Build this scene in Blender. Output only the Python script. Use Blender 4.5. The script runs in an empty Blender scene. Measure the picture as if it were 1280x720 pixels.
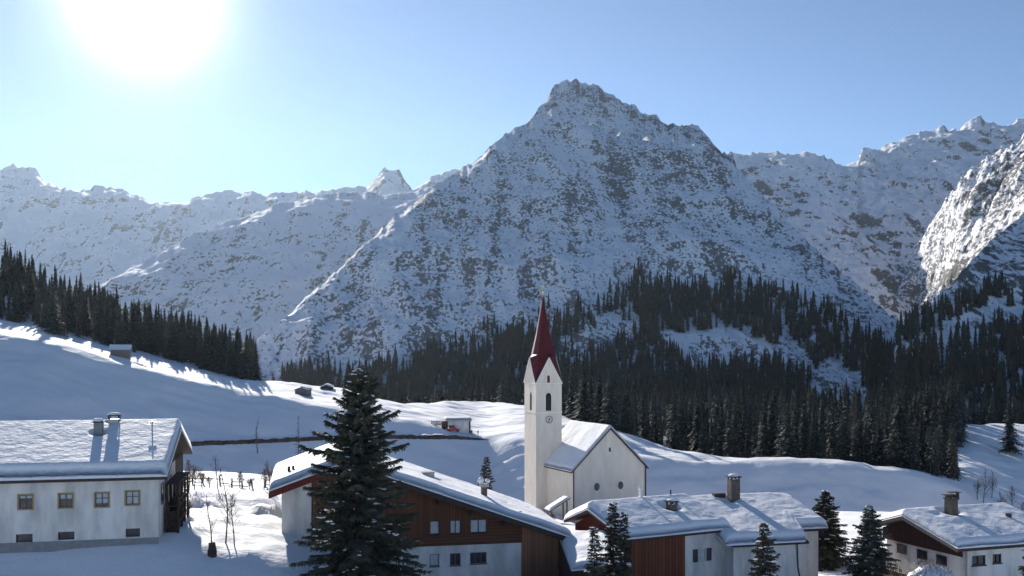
import bpy, math, random
import numpy as np
from mathutils import Vector, Matrix

# ------------------------------------------------------------------ camera, sky, sun, exposure
F, H = 1230.0, 440.0                      # focal length and horizon height in pixels of the 1280x720 photo
SC = bpy.context.scene
COL = SC.collection
cam_data = bpy.data.cameras.new("camera")
cam_data.sensor_width = 36.0
cam_data.lens = 36.0 * F / 1280.0
cam_data.shift_y = (H - 360.0) / 1280.0
cam_data.clip_start = 0.5
cam_data.clip_end = 60000
cam = bpy.data.objects.new("camera", cam_data)
cam.location = (0, 0, 0)
cam.rotation_euler = (math.radians(90), 0, 0)
COL.objects.link(cam)
SC.camera = cam

SUN_EL = math.radians(18.9)
SUN_AZ = math.radians(20.5)               # to the left of straight ahead (+Y)
SUN_DIR = Vector((-math.sin(SUN_AZ) * math.cos(SUN_EL), math.cos(SUN_AZ) * math.cos(SUN_EL), math.sin(SUN_EL)))
world = bpy.data.worlds.new("World")
SC.world = world
world.use_nodes = True
wn = world.node_tree
bg = wn.nodes["Background"]
sky = wn.nodes.new("ShaderNodeTexSky")
sky.sky_type = 'NISHITA'
sky.sun_disc = False
sky.sun_elevation = SUN_EL
sky.sun_rotation = -SUN_AZ
sky.altitude = 2500
sky.air_density = 0.7
sky.dust_density = 0.0
sky.ozone_density = 2.0
# the sky close to the sun is much brighter than the rest of the sky (aureole)
_tc = wn.nodes.new("ShaderNodeTexCoord")
_dp = wn.nodes.new("ShaderNodeVectorMath"); _dp.operation = 'DOT_PRODUCT'
_dp.inputs[1].default_value = SUN_DIR
wn.links.new(_tc.outputs["Generated"], _dp.inputs[0])


def _wm(op, a, b=0.0):
    m = wn.nodes.new("ShaderNodeMath"); m.operation = op
    for s_, v_ in ((m.inputs[0], a), (m.inputs[1], b)):
        if hasattr(v_, "links"): wn.links.new(v_, s_)
        else: s_.default_value = v_
    return m.outputs[0]


_ang = _wm('ARCCOSINE', _wm('MINIMUM', _dp.outputs["Value"], 0.999999))
_aur = _wm('ADD', _wm('MULTIPLY', _wm('EXPONENT', _wm('MULTIPLY', _ang, -50.0)), 80.0), _wm('MULTIPLY', _wm('EXPONENT', _wm('MULTIPLY', _ang, -14.0)), 3.0))
_cmb = wn.nodes.new("ShaderNodeCombineXYZ")
for _k in range(3):
    wn.links.new(_wm('MULTIPLY', _aur, (1.0, 0.97, 0.93)[_k]), _cmb.inputs[_k])
_add = wn.nodes.new("ShaderNodeVectorMath"); _add.operation = 'ADD'
_tint = wn.nodes.new("ShaderNodeVectorMath"); _tint.operation = 'MULTIPLY'
_tint.inputs[1].default_value = (0.94, 1.0, 1.0)
wn.links.new(sky.outputs[0], _tint.inputs[0]); wn.links.new(_tint.outputs[0], _add.inputs[0]); wn.links.new(_cmb.outputs[0], _add.inputs[1])
wn.links.new(_add.outputs[0], bg.inputs[0])
bg.inputs[1].default_value = 0.088
sl = bpy.data.lights.new("sun", 'SUN')
sl.energy = 5.0
sl.angle = math.radians(0.5)
sl.color = (1.0, 0.95, 0.87)
sun = bpy.data.objects.new("sun", sl)
sun.rotation_euler = SUN_DIR.to_track_quat('Z', 'Y').to_euler()
sun.location = (-50, 100, 60)
COL.objects.link(sun)
SC.view_settings.view_transform = 'Standard'
SC.view_settings.look = 'None'
SC.view_settings.gamma = 1.0
SC.view_settings.use_curve_mapping = False
SC.view_settings.exposure = 0.72
HAZE_DENSITY = 1.5e-5
HAZE_G = 0.55
cy = SC.cycles
cy.use_denoising = True
cy.max_bounces = 6
cy.diffuse_bounces = 3
cy.glossy_bounces = 2
cy.transmission_bounces = 2
cy.volume_bounces = 0
cy.transparent_max_bounces = 8

R = random.Random(7)
NR = np.random.default_rng(11)
rad = math.radians


def at(px, py, Y):
    return Vector(((px - 640) / F * Y, Y, -(py - H) / F * Y))


# ------------------------------------------------------------------ object helpers
def tag(o, label=None, cat=None, group=None, kind=None):
    if label: o["label"] = label
    if cat: o["category"] = cat
    if group: o["group"] = group
    if kind: o["kind"] = kind
    return o


def thing(name, label, cat, loc=(0, 0, 0), rz=0.0, group=None):
    o = bpy.data.objects.new(name, None)
    o.empty_display_size = 0.3
    COL.objects.link(o)
    o.location = loc
    o.rotation_euler = (0, 0, rz)
    return tag(o, label, cat, group)


class MB:
    """collects faces; build() links them as one mesh object"""
    def __init__(s):
        s.v = []; s.f = []

    def face(s, *pts):
        n = len(s.v)
        s.v.extend([tuple(p) for p in pts])
        s.f.append(tuple(range(n, n + len(pts))))
        return s

    def box(s, x0, x1, y0, y1, z0, z1):
        n = len(s.v)
        s.v += [(x0, y0, z0), (x1, y0, z0), (x1, y1, z0), (x0, y1, z0), (x0, y0, z1), (x1, y0, z1), (x1, y1, z1), (x0, y1, z1)]
        s.f += [tuple(n + i for i in q) for q in ((0, 3, 2, 1), (4, 5, 6, 7), (0, 1, 5, 4), (1, 2, 6, 5), (2, 3, 7, 6), (3, 0, 4, 7))]
        return s

    def tube(s, pts, radii, n=6, cap=True):
        pts = [Vector(p) for p in pts]
        base = len(s.v)
        for i, p in enumerate(pts):
            a = pts[max(i - 1, 0)]; b = pts[min(i + 1, len(pts) - 1)]
            d = (b - a).normalized()
            up = Vector((0, 0, 1)) if abs(d.z) < 0.9 else Vector((1, 0, 0))
            u = d.cross(up).normalized(); w = d.cross(u)
            r = radii[i] if isinstance(radii, (list, tuple)) else radii
            for k in range(n):
                t = 2 * math.pi * k / n
                s.v.append(tuple(p + u * math.cos(t) * r + w * math.sin(t) * r))
        for i in range(len(pts) - 1):
            for k in range(n):
                a = base + i * n + k; b = base + i * n + (k + 1) % n
                s.f.append((a, b, b + n, a + n))
        if cap:
            s.f.append(tuple(base + k for k in range(n - 1, -1, -1)))
            s.f.append(tuple(base + (len(pts) - 1) * n + k for k in range(n)))
        return s

    def prism(s, poly, axis_from, axis_to):
        """poly: list of 3D points (closed), extruded by the vector axis_to-axis_from"""
        d = Vector(axis_to) - Vector(axis_from)
        n = len(s.v); m = len(poly)
        s.v += [tuple(Vector(p)) for p in poly] + [tuple(Vector(p) + d) for p in poly]
        s.f.append(tuple(range(n + m - 1, n - 1, -1)))
        s.f.append(tuple(range(n + m, n + 2 * m)))
        for k in range(m):
            a = n + k; b = n + (k + 1) % m
            s.f.append((a, b, b + m, a + m))
        return s

    def blob(s, c, r, sq=(1, 1, 1), nu=8, nv=5, jit=0.12, rnd=R):
        n = len(s.v)
        for j in range(nv + 1):
            t = math.pi * j / nv
            for i in range(nu):
                p = 2 * math.pi * i / nu
                q = r * (1 + rnd.uniform(-jit, jit))
                s.v.append((c[0] + q * sq[0] * math.sin(t) * math.cos(p), c[1] + q * sq[1] * math.sin(t) * math.sin(p), c[2] + q * sq[2] * math.cos(t)))
        for j in range(nv):
            for i in range(nu):
                a = n + j * nu + i; b = n + j * nu + (i + 1) % nu
                s.f.append((a, b, b + nu, a + nu)[::-1])
        return s

    def build(s, name, mat, parent=None, smooth=False, loc=None):
        me = bpy.data.meshes.new(name)
        me.from_pydata(s.v, [], s.f)
        me.materials.append(mat)
        if smooth:
            me.polygons.foreach_set("use_smooth", [True] * len(me.polygons))
        me.update()
        o = bpy.data.objects.new(name, me)
        COL.objects.link(o)
        if parent: o.parent = parent
        if loc: o.location = loc
        return o


def mesh_np(name, verts, faces, mat, smooth=True):
    """verts (n,3) float array, faces (m,k) int array with constant k"""
    me = bpy.data.meshes.new(name)
    n, (m, k) = len(verts), faces.shape
    me.vertices.add(n); me.vertices.foreach_set("co", np.ascontiguousarray(verts, dtype=np.float32).ravel())
    me.loops.add(m * k); me.loops.foreach_set("vertex_index", np.ascontiguousarray(faces, dtype=np.int32).ravel())
    me.polygons.add(m)
    me.polygons.foreach_set("loop_start", np.arange(0, m * k, k, dtype=np.int32))
    me.polygons.foreach_set("loop_total", np.full(m, k, dtype=np.int32))
    me.polygons.foreach_set("use_smooth", np.full(m, smooth))
    me.materials.append(mat)
    me.update(calc_edges=True)
    return me


def link(name, me, parent=None):
    o = bpy.data.objects.new(name, me)
    COL.objects.link(o)
    if parent: o.parent = parent
    return o


def copy_tree(o, parent=None):
    c = o.copy(); COL.objects.link(c); c.parent = parent
    for ch in list(o.children):
        copy_tree(ch, c)
    return c


# ------------------------------------------------------------------ noise
def _h(ix, iy, seed):
    h = (ix.astype(np.int64) * 374761393 + iy.astype(np.int64) * 668265263 + seed * 2147483647) & 0xFFFFFFFF
    h = ((h ^ (h >> 13)) * 1274126177) & 0xFFFFFFFF
    return ((h ^ (h >> 16)) & 0xFFFFFF) / float(0xFFFFFF) * 2 - 1


def vnoise(x, y, seed=0):
    x = np.asarray(x, dtype=float); y = np.asarray(y, dtype=float)
    ix = np.floor(x); iy = np.floor(y); fx = x - ix; fy = y - iy
    ux = fx * fx * fx * (fx * (fx * 6 - 15) + 10); uy = fy * fy * fy * (fy * (fy * 6 - 15) + 10)
    a = _h(ix, iy, seed); b = _h(ix + 1, iy, seed); c = _h(ix, iy + 1, seed); d = _h(ix + 1, iy + 1, seed)
    return (a * (1 - ux) + b * ux) * (1 - uy) + (c * (1 - ux) + d * ux) * uy


def fbm(x, y, seed=0, octv=4, gain=0.5):
    s = 0; a = 1.0; f = 1.0
    for k in range(octv):
        s = s + a * vnoise(np.asarray(x) * f + 17.3 * k, np.asarray(y) * f - 9.1 * k, seed + k)
        a *= gain; f *= 2.03
    return s


def ridged(x, y, seed=0, octv=4, gain=0.5):
    s = 0; a = 1.0; f = 1.0
    for k in range(octv):
        s = s + a * (1 - 2 * np.abs(vnoise(np.asarray(x) * f + 7.7 * k, np.asarray(y) * f + 3.3 * k, seed + k)))
        a *= gain; f *= 2.1
    return s


def sm(a, b, t):
    t = np.clip((t - a) / (b - a), 0, 1)
    return t * t * (3 - 2 * t)


# ------------------------------------------------------------------ materials
def new_mat(name):
    m = bpy.data.materials.new(name); m.use_nodes = True
    nt = m.node_tree; b = nt.nodes["Principled BSDF"]
    return m, nt, b


def N(nt, typ, **kw):
    n = nt.nodes.new(typ)
    for k, v in kw.items():
        if k in n.inputs: n.inputs[k].default_value = v
        else: setattr(n, k, v)
    return n


def ramp(nt, fac, stops):
    r = nt.nodes.new("ShaderNodeValToRGB")
    e = r.color_ramp.elements
    while len(e) < len(stops): e.new(0.5)
    for k, (p, c) in enumerate(stops):
        e[k].position = p
        e[k].color = (c, c, c, 1) if isinstance(c, (int, float)) else (*c, 1)
    nt.links.new(fac, r.inputs[0])
    return r.outputs[0]


def mixc(nt, fac, a, b):
    m = nt.nodes.new("ShaderNodeMix"); m.data_type = 'RGBA'
    for s, v in ((m.inputs[0], fac), (m.inputs[6], a), (m.inputs[7], b)):
        if hasattr(v, "links"): nt.links.new(v, s)
        elif isinstance(v, (int, float)): s.default_value = v
        else: s.default_value = (*v, 1)
    return m.outputs[2]


def math_n(nt, op, a, b=0.0, clamp=False):
    m = nt.nodes.new("ShaderNodeMath"); m.operation = op; m.use_clamp = clamp
    for s, v in ((m.inputs[0], a), (m.inputs[1], b)):
        if hasattr(v, "links"): nt.links.new(v, s)
        else: s.default_value = v
    return m.outputs[0]


def coords(nt, scale=(1, 1, 1), kind="Object", rot=(0, 0, 0)):
    tc = nt.nodes.new("ShaderNodeTexCoord")
    mp = nt.nodes.new("ShaderNodeMapping")
    mp.inputs["Scale"].default_value = scale
    mp.inputs["Rotation"].default_value = rot
    nt.links.new(tc.outputs[kind], mp.inputs[0])
    return mp.outputs[0]


def noise_n(nt, vec, scale, detail=4.0, rough=0.55):
    n = nt.nodes.new("ShaderNodeTexNoise")
    n.inputs["Scale"].default_value = scale; n.inputs["Detail"].default_value = detail
    n.inputs["Roughness"].default_value = rough
    nt.links.new(vec, n.inputs["Vector"])
    return n.outputs[0]


def bump(nt, b, h, strength, dist):
    n = nt.nodes.new("ShaderNodeBump")
    n.inputs["Strength"].default_value = strength; n.inputs["Distance"].default_value = dist
    nt.links.new(h, n.inputs["Height"]); nt.links.new(n.outputs[0], b.inputs["Normal"])


def plain(name, c, rough=0.7, var=0.15, scale=3.0, metal=0.0, bmp=0.0, stretch=(1, 1, 1)):
    m, nt, b = new_mat(name)
    v = coords(nt, stretch)
    n = noise_n(nt, v, scale, 5)
    lo = tuple(x * (1 - var) for x in c); hi = tuple(min(1, x * (1 + var)) for x in c)
    nt.links.new(ramp(nt, n, [(0.3, lo), (0.7, hi)]), b.inputs["Base Color"])
    b.inputs["Roughness"].default_value = rough
    b.inputs["Metallic"].default_value = metal
    b.inputs["Specular IOR Level"].default_value = 0.25
    if bmp: bump(nt, b, n, 0.6, bmp)
    return m


def snow_mat(name, c=(0.90, 0.89, 0.91), s1=0.35, s2=6.0, d1=0.25, d2=0.02):
    m, nt, b = new_mat(name)
    v = coords(nt)
    n1 = noise_n(nt, v, s1, 6, 0.55); n2 = noise_n(nt, v, s2, 3, 0.6)
    h = math_n(nt, 'ADD', math_n(nt, 'MULTIPLY', n1, d1), math_n(nt, 'MULTIPLY', n2, d2))
    bump(nt, b, h, 1.0, 1.0)
    lo = tuple(x * 0.95 for x in c)
    nt.links.new(ramp(nt, n1, [(0.3, lo), (0.7, c)]), b.inputs["Base Color"])
    b.inputs["Roughness"].default_value = 0.75
    b.inputs["Specular IOR Level"].default_value = 0.2
    return m


def planks(name, c, dark, width=0.16, stretch_axis='z', weather=0.0, top=0, low=0):
    """vertical boards running along local z, board lines along x"""
    m, nt, b = new_mat(name)
    tc = nt.nodes.new("ShaderNodeTexCoord"); sp = nt.nodes.new("ShaderNodeSeparateXYZ")
    nt.links.new(tc.outputs["Object"], sp.inputs[0])
    xy = math_n(nt, 'ADD', sp.outputs[0] if stretch_axis == 'z' else sp.outputs[2], sp.outputs[1] if stretch_axis == 'z' else 0.0)
    t = math_n(nt, 'DIVIDE', xy, width)
    cell = math_n(nt, 'FLOOR', t); fr = math_n(nt, 'FRACT', t)
    wn_ = nt.nodes.new("ShaderNodeTexWhiteNoise"); wn_.noise_dimensions = '1D'
    nt.links.new(cell, wn_.inputs["W"])
    gap = math_n(nt, 'LESS_THAN', math_n(nt, 'ABSOLUTE', math_n(nt, 'SUBTRACT', fr, 0.5)), 0.45)
    sc = (8, 8, 0.7) if stretch_axis == 'z' else (0.7, 8, 8)
    g = noise_n(nt, coords(nt, sc), 1.2, 5)
    base = mixc(nt, math_n(nt, 'MULTIPLY', wn_.outputs[0], 0.7), c, dark)
    base = mixc(nt, math_n(nt, 'MULTIPLY', g, 0.5), base, dark)
    if weather:
        # bare silvered wood spreading unevenly from the foot of the boards
        wz = math_n(nt, 'ADD', sp.outputs[2], math_n(nt, 'MULTIPLY', noise_n(nt, coords(nt, (3, 3, 0.4)), 1.0, 4), -2.4))
        k = nt.nodes.new("ShaderNodeMapRange"); k.inputs[1].default_value = top; k.inputs[2].default_value = low
        nt.links.new(wz, k.inputs[0])
        base = mixc(nt, math_n(nt, 'MULTIPLY', k.outputs[0], weather), base, (0.055, 0.05, 0.05))
    col = mixc(nt, gap, tuple(x * 0.3 for x in dark), base)
    nt.links.new(col, b.inputs["Base Color"])
    b.inputs["Roughness"].default_value = 0.8
    b.inputs["Specular IOR Level"].default_value = 0.2
    bump(nt, b, gap, 0.5, 0.02)
    return m


def glass_mat(name, c=(0.03, 0.035, 0.045)):
    m, nt, b = new_mat(name)
    n = noise_n(nt, coords(nt), 2.5, 3)
    nt.links.new(ramp(nt, n, [(0.35, tuple(x * 0.6 for x in c)), (0.65, tuple(x * 1.5 for x in c))]), b.inputs["Base Color"])
    b.inputs["Roughness"].default_value = 0.12
    return m


def plaster(name, c, dirt=0.38):
    m, nt, b = new_mat(name)
    v = coords(nt)
    n1 = noise_n(nt, coords(nt, (1, 1, 0.3)), 0.9, 6, 0.6)
    n2 = noise_n(nt, v, 9.0, 4)
    c2 = tuple(x * (1 - dirt) for x in c)
    nt.links.new(ramp(nt, n1, [(0.32, c2), (0.6, c)]), b.inputs["Base Color"])
    b.inputs["Roughness"].default_value = 0.9
    b.inputs["Specular IOR Level"].default_value = 0.1
    bump(nt, b, n2, 0.4, 0.01)
    return m


def foliage(name, c1, c2, scale=1.2, snow=0.0, c3=None):
    m, nt, b = new_mat(name)
    v = coords(nt, kind="Object")
    n = noise_n(nt, v, scale, 3)
    col = ramp(nt, n, [(0.35, c1), (0.65, c2)])
    oi = nt.nodes.new("ShaderNodeObjectInfo")
    hsv = nt.nodes.new("ShaderNodeHueSaturation")
    val = math_n(nt, 'ADD', math_n(nt, 'MULTIPLY', oi.outputs["Random"], 0.6), 0.7)
    nt.links.new(val, hsv.inputs["Value"]); nt.links.new(col, hsv.inputs["Color"])
    col = hsv.outputs[0]
    if c3:
        n3 = noise_n(nt, v, 0.035, 2)
        col = mixc(nt, ramp(nt, n3, [(0.5, 0.0), (0.62, 0.8)]), col, c3)
    if snow:
        geo = nt.nodes.new("ShaderNodeNewGeometry"); sp = nt.nodes.new("ShaderNodeSeparateXYZ")
        nt.links.new(geo.outputs["Normal"], sp.inputs[0])
        up = ramp(nt, sp.outputs[2], [(0.55, 0.0), (0.8, 1.0)])
        ns = ramp(nt, noise_n(nt, v, 1.6, 3), [(0.56, 0.0), (0.64, 1.0)])
        col = mixc(nt, math_n(nt, 'MULTIPLY', math_n(nt, 'MULTIPLY', up, ns), snow), col, (0.8, 0.82, 0.86))
    nt.links.new(col, b.inputs["Base Color"])
    b.inputs["Roughness"].default_value = 0.75
    b.inputs["Specular IOR Level"].default_value = 0.15
    return m


def mountain_mat(name, size=14.0, cover=0.5, big=220.0, rock=(0.10, 0.10, 0.105), snowc=(0.87, 0.87, 0.91), bmpd=3.0, slope_w=0.6, shear=0.0, stretch=2.2, midw=0.5, bigw=0.4):
    m, nt, b = new_mat(name)
    tc = nt.nodes.new("ShaderNodeTexCoord"); v0 = tc.outputs["Object"]
    def mp(s, rot=(0, 0, 0)):
        k = nt.nodes.new("ShaderNodeMapping"); k.inputs["Scale"].default_value = s; k.inputs["Rotation"].default_value = rot
        nt.links.new(v0, k.inputs[0]); return k.outputs[0]
    fine = noise_n(nt, mp((1.0 / size, 1.0 / (size * stretch), 1.0 / size), (0, 0, shear)), 1.0, 5, 0.68)
    mid = noise_n(nt, mp((1.0 / (size * 5), 1.0 / (size * 9), 1.0 / (size * 5)), (0, 0, shear)), 1.0, 3, 0.6)
    bigN = noise_n(nt, mp((1.0 / big,) * 3), 1.0, 3, 0.5)
    geo = nt.nodes.new("ShaderNodeNewGeometry"); sp = nt.nodes.new("ShaderNodeSeparateXYZ")
    nt.links.new(geo.outputs["Normal"], sp.inputs[0])
    steep = nt.nodes.new("ShaderNodeMapRange")
    steep.inputs[1].default_value = 0.93; steep.inputs[2].default_value = 0.68
    steep.inputs[3].default_value = -0.5; steep.inputs[4].default_value = 0.5
    nt.links.new(sp.outputs[2], steep.inputs[0])
    tex = noise_n(nt, mp((1.0 / (size * 6), 1.0 / (size * 60), 1.0 / (size * 60)), (0, 0, shear * .5)), 1.0, 4, 0.6)
    s = math_n(nt, 'ADD', fine, math_n(nt, 'MULTIPLY', math_n(nt, 'SUBTRACT', mid, 0.5), midw))
    s = math_n(nt, 'ADD', s, math_n(nt, 'MULTIPLY', math_n(nt, 'SUBTRACT', tex, 0.5), 0.5))
    s = math_n(nt, 'ADD', s, math_n(nt, 'MULTIPLY', math_n(nt, 'SUBTRACT', bigN, 0.5), bigw))
    s = math_n(nt, 'ADD', s, math_n(nt, 'MULTIPLY', steep.outputs[0], 0.25 * slope_w))
    t = 1.0 - cover
    mask = ramp(nt, s, [(max(t - 0.03, 0), 0.0), (min(t + 0.05, 1), 1.0)])
    rockc = mixc(nt, noise_n(nt, mp((0.12,) * 3), 1.0, 3), tuple(x * 0.6 for x in rock), tuple(x * 1.5 for x in rock))
    nt.links.new(mixc(nt, mask, snowc, rockc), b.inputs["Base Color"])
    b.inputs["Roughness"].default_value = 0.85
    b.inputs["Specular IOR Level"].default_value = 0.15
    bump(nt, b, math_n(nt, 'ADD', fine, math_n(nt, 'MULTIPLY', mid, 3)), 1.0, bmpd)
    return m


M = {}
M["snow"] = snow_mat("snow", s1=0.22, s2=3.0, d1=0.35, d2=0.03)
M["roofsnow2"] = snow_mat("fine roof snow", s1=1.4, s2=4.5, d1=0.09, d2=0.035)
M["roofsnow"] = snow_mat("roof snow", s1=0.7, s2=3.2, d1=0.08, d2=0.03)
M["plaster"] = plaster("white plaster", (0.80, 0.75, 0.70))
M["church"] = plaster("church plaster", (0.74, 0.67, 0.58), 0.14)
M["trim"] = plaster("pale trim", (0.78, 0.76, 0.72), 0.08)
M["brown"] = planks("brown boards", (0.20, 0.085, 0.045), (0.10, 0.04, 0.024), 0.22)
M["brownh"] = planks("brown horizontal boards", (0.17, 0.07, 0.042), (0.11, 0.045, 0.028), 0.24, 'x')
M["barn"] = planks("weathered barn boards", (0.40, 0.19, 0.10), (0.18, 0.09, 0.06), 0.2, weather=0.9, top=2.6, low=-.4)
M["plank3"] = planks("red brown boards", (0.26, 0.09, 0.045), (0.12, 0.04, 0.025), 0.3, weather=0.5, top=2.2, low=0.3)
M["redwood"] = planks("dark red boards", (0.17, 0.035, 0.025), (0.10, 0.02, 0.018), 0.25)
M["gablewood"] = planks("dark brown boards", (0.085, 0.035, 0.028), (0.05, 0.022, 0.02), 0.25)
M["darkwood"] = plain("dark wood", (0.055, 0.04, 0.032), 0.85, 0.3, 4, stretch=(6, 6, 1))
M["greywood"] = plain("grey wood", (0.16, 0.14, 0.13), 0.85, 0.3, 3, stretch=(1, 6, 6))
M["redtrim"] = plain("red barge board", (0.15, 0.025, 0.02), 0.6, 0.15)
M["fascia"] = plain("dark fascia", (0.06, 0.045, 0.04), 0.7, 0.2)
M["yellow"] = plain("ochre window surround", (0.42, 0.30, 0.13), 0.8, 0.12)
M["frame"] = plain("white window frame", (0.65, 0.63, 0.60), 0.5, 0.05)
M["glass"] = glass_mat("window glass")
M["curtain"] = plain("pale curtain", (0.55, 0.55, 0.56), 0.9, 0.25, 5, stretch=(3, 3, 0.6))
M["shutter"] = plain("dark shutter", (0.07, 0.055, 0.05), 0.7, 0.2)
M["spire"] = plain("red spire tiles", (0.085, 0.009, 0.014), 0.55, 0.3, 2.5, bmp=0.03)
M["metal"] = plain("grey metal", (0.30, 0.31, 0.33), 0.35, 0.15, 5, metal=0.8)
M["gold"] = plain("gilded metal", (0.75, 0.55, 0.2), 0.3, 0.1, metal=0.9)
M["chimney"] = plain("chimney masonry", (0.13, 0.105, 0.09), 0.9, 0.35, 5, bmp=0.02)
M["concrete"] = plain("concrete", (0.25, 0.25, 0.25), 0.9, 0.15)
M["earth"] = plain("bare dark earth", (0.07, 0.05, 0.045), 0.95, 0.5, 0.8, bmp=0.2)
M["bark"] = plain("bark", (0.07, 0.05, 0.04), 0.95, 0.3, 6, stretch=(3, 3, 0.6))
M["twig"] = plain("twig", (0.12, 0.09, 0.075), 0.9, 0.3, 6)
M["needle"] = foliage("spruce needles", (0.06, 0.066, 0.052), (0.13, 0.125, 0.095), 1.2)
M["needle_mid"] = foliage("forest needles", (0.012, 0.019, 0.016), (0.042, 0.050, 0.038), 0.5, snow=0.4)
M["larch"] = foliage("bare larch twigs", (0.05, 0.036, 0.028), (0.10, 0.07, 0.05), 0.6)
M["needle_far"] = foliage("far forest needles", (0.014, 0.023, 0.022), (0.045, 0.054, 0.045), 0.25, snow=0.5, c3=(0.07, 0.052, 0.04))
M["treesnow"] = snow_mat("branch snow", s1=2, s2=9, d1=0.05, d2=0.02)
M["red"] = plain("red paint", (0.45, 0.03, 0.03), 0.35, 0.1)
M["black"] = plain("black rubber", (0.02, 0.02, 0.02), 0.7, 0.2)
M["dial"] = plain("clock face", (0.6, 0.58, 0.52), 0.6, 0.05)
M["roofboard"] = plain("roof boards", (0.09, 0.06, 0.045), 0.85, 0.25)
M["clothes_a"] = plain("dark jacket", (0.05, 0.06, 0.10), 0.9, 0.2)
M["clothes_b"] = plain("brown jacket", (0.14, 0.07, 0.04), 0.9, 0.2)
M["skin"] = plain("skin", (0.45, 0.28, 0.2), 0.6, 0.05)
M["mt_main"] = mountain_mat("rocky snow main", 3.7, 0.478, 260, rock=(0.16, 0.16, 0.165), bmpd=1.2, slope_w=0.7, shear=0.35, midw=0.26, bigw=0.22)
M["mt_far"] = mountain_mat("far rocky snow", 15.0, 0.40, 700, rock=(0.13, 0.13, 0.135), bmpd=5.0, slope_w=1.4)
M["mt_mid"] = mountain_mat("mid rocky snow", 8.5, 0.455, 420, rock=(0.12, 0.12, 0.125), bmpd=3.0, slope_w=1.2)
M["mt_cir"] = mountain_mat("cirque rocky snow", 10.0, 0.415, 500, rock=(0.12, 0.12, 0.125), bmpd=3.0, slope_w=1.5)
M["mt_right"] = mountain_mat("right rocky snow", 8.0, 0.47, 380, rock=(0.12, 0.12, 0.12), bmpd=2.0, slope_w=0.35, midw=0.4, bigw=0.3)

# ------------------------------------------------------------------ terrain heights
VP = [-900, -400, 0, 230, 300, 345, 420, 520, 620, 700, 820, 1000, 1100, 1280, 1700, 2200]
VT = {  # depth -> heights at the columns above
    -200: [-26] * 16,
    0:   [-10] * 16,
    25:  [-15] * 3 + [-15.5] * 5 + [-16.5] * 8,
    45:  [-16, -17, -17, -17, -17, -17, -17.5, -18.3, -18.6, -18.8, -19, -19, -19, -19, -19, -19],
    57.5: [-13.8, -13.8, -13.7, -14.3, -14.7, -15.0, -15.5, -17.4, -18.3, -18.5, -18.7, -18.6, -18.4, -18, -18, -18],
    62.0: [-11.2, -11.2, -11.2, -12.1, -12.8, -13.1, -14.4, -17.6, -18.4, -18.6, -18.8, -18.6, -18.3, -17.8, -17.8, -18],
    75:  [-11.3, -11.3, -11.3, -12.05, -12.5, -12.8, -15.0, -18.0, -18.6, -19, -19.2, -18.8, -18.3, -17.6, -17.6, -18],
    92:  [-12.2, -12.2, -12.2, -12.3, -12.5, -12.8, -15.5, -18.2, -19.4, -20, -20.2, -19.4, -19.2, -18.6, -18.6, -19],
    109: [-13, -13, -13, -12.9, -13.2, -13.4, -16.0, -18.8, -21, -21.6, -21.6, -20.8, -20.5, -20, -20, -20],
    118: [-15, -15, -15, -15.5, -15.8, -16, -17.5, -20, -21.8, -22.3, -22.3, -21.6, -21.2, -20.8, -20.8, -21],
    150: [-22, -22, -23, -24, -24, -24, -24, -24, -24, -24.2, -24.2, -24, -24, -24, -24, -24],
}
VY = sorted(VT)


def tab(px, xs, ys):
    return np.interp(px, xs, ys)


S_T = ([-900, -300, 0, 50, 100, 150, 250, 310, 349, 388, 465, 497, 543, 605, 650, 720, 800, 860, 900, 1000, 1060, 1130, 1200, 1280, 1400, 2200],
       [180, 335, 416, 424, 438, 451, 478, 490, 494, 504, 518, 527, 537, 550, 550, 558, 575, 577, 577, 576, 579, 590, 611, 645, 700, 760])
C_T = ([-900, -300, 0, 50, 100, 150, 250, 325, 349, 388, 438, 493, 528, 563, 640, 720, 790, 850, 900, 1000, 1060, 1130, 1200, 1280, 1400, 2200],
       [170, 320, 401, 412, 426, 438, 464, 478, 476, 482, 486, 503, 501, 500, 501, 524, 545, 562, 571, 571, 575, 586, 607, 641, 690, 750])
YS_T = ([-900, 610, 780, 2200], [300, 300, 266, 264])
B_T = ([-900, 250, 600, 700, 850, 2200], [615, 615, 655, 670, 700, 760])
MS = 0.46


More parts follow.
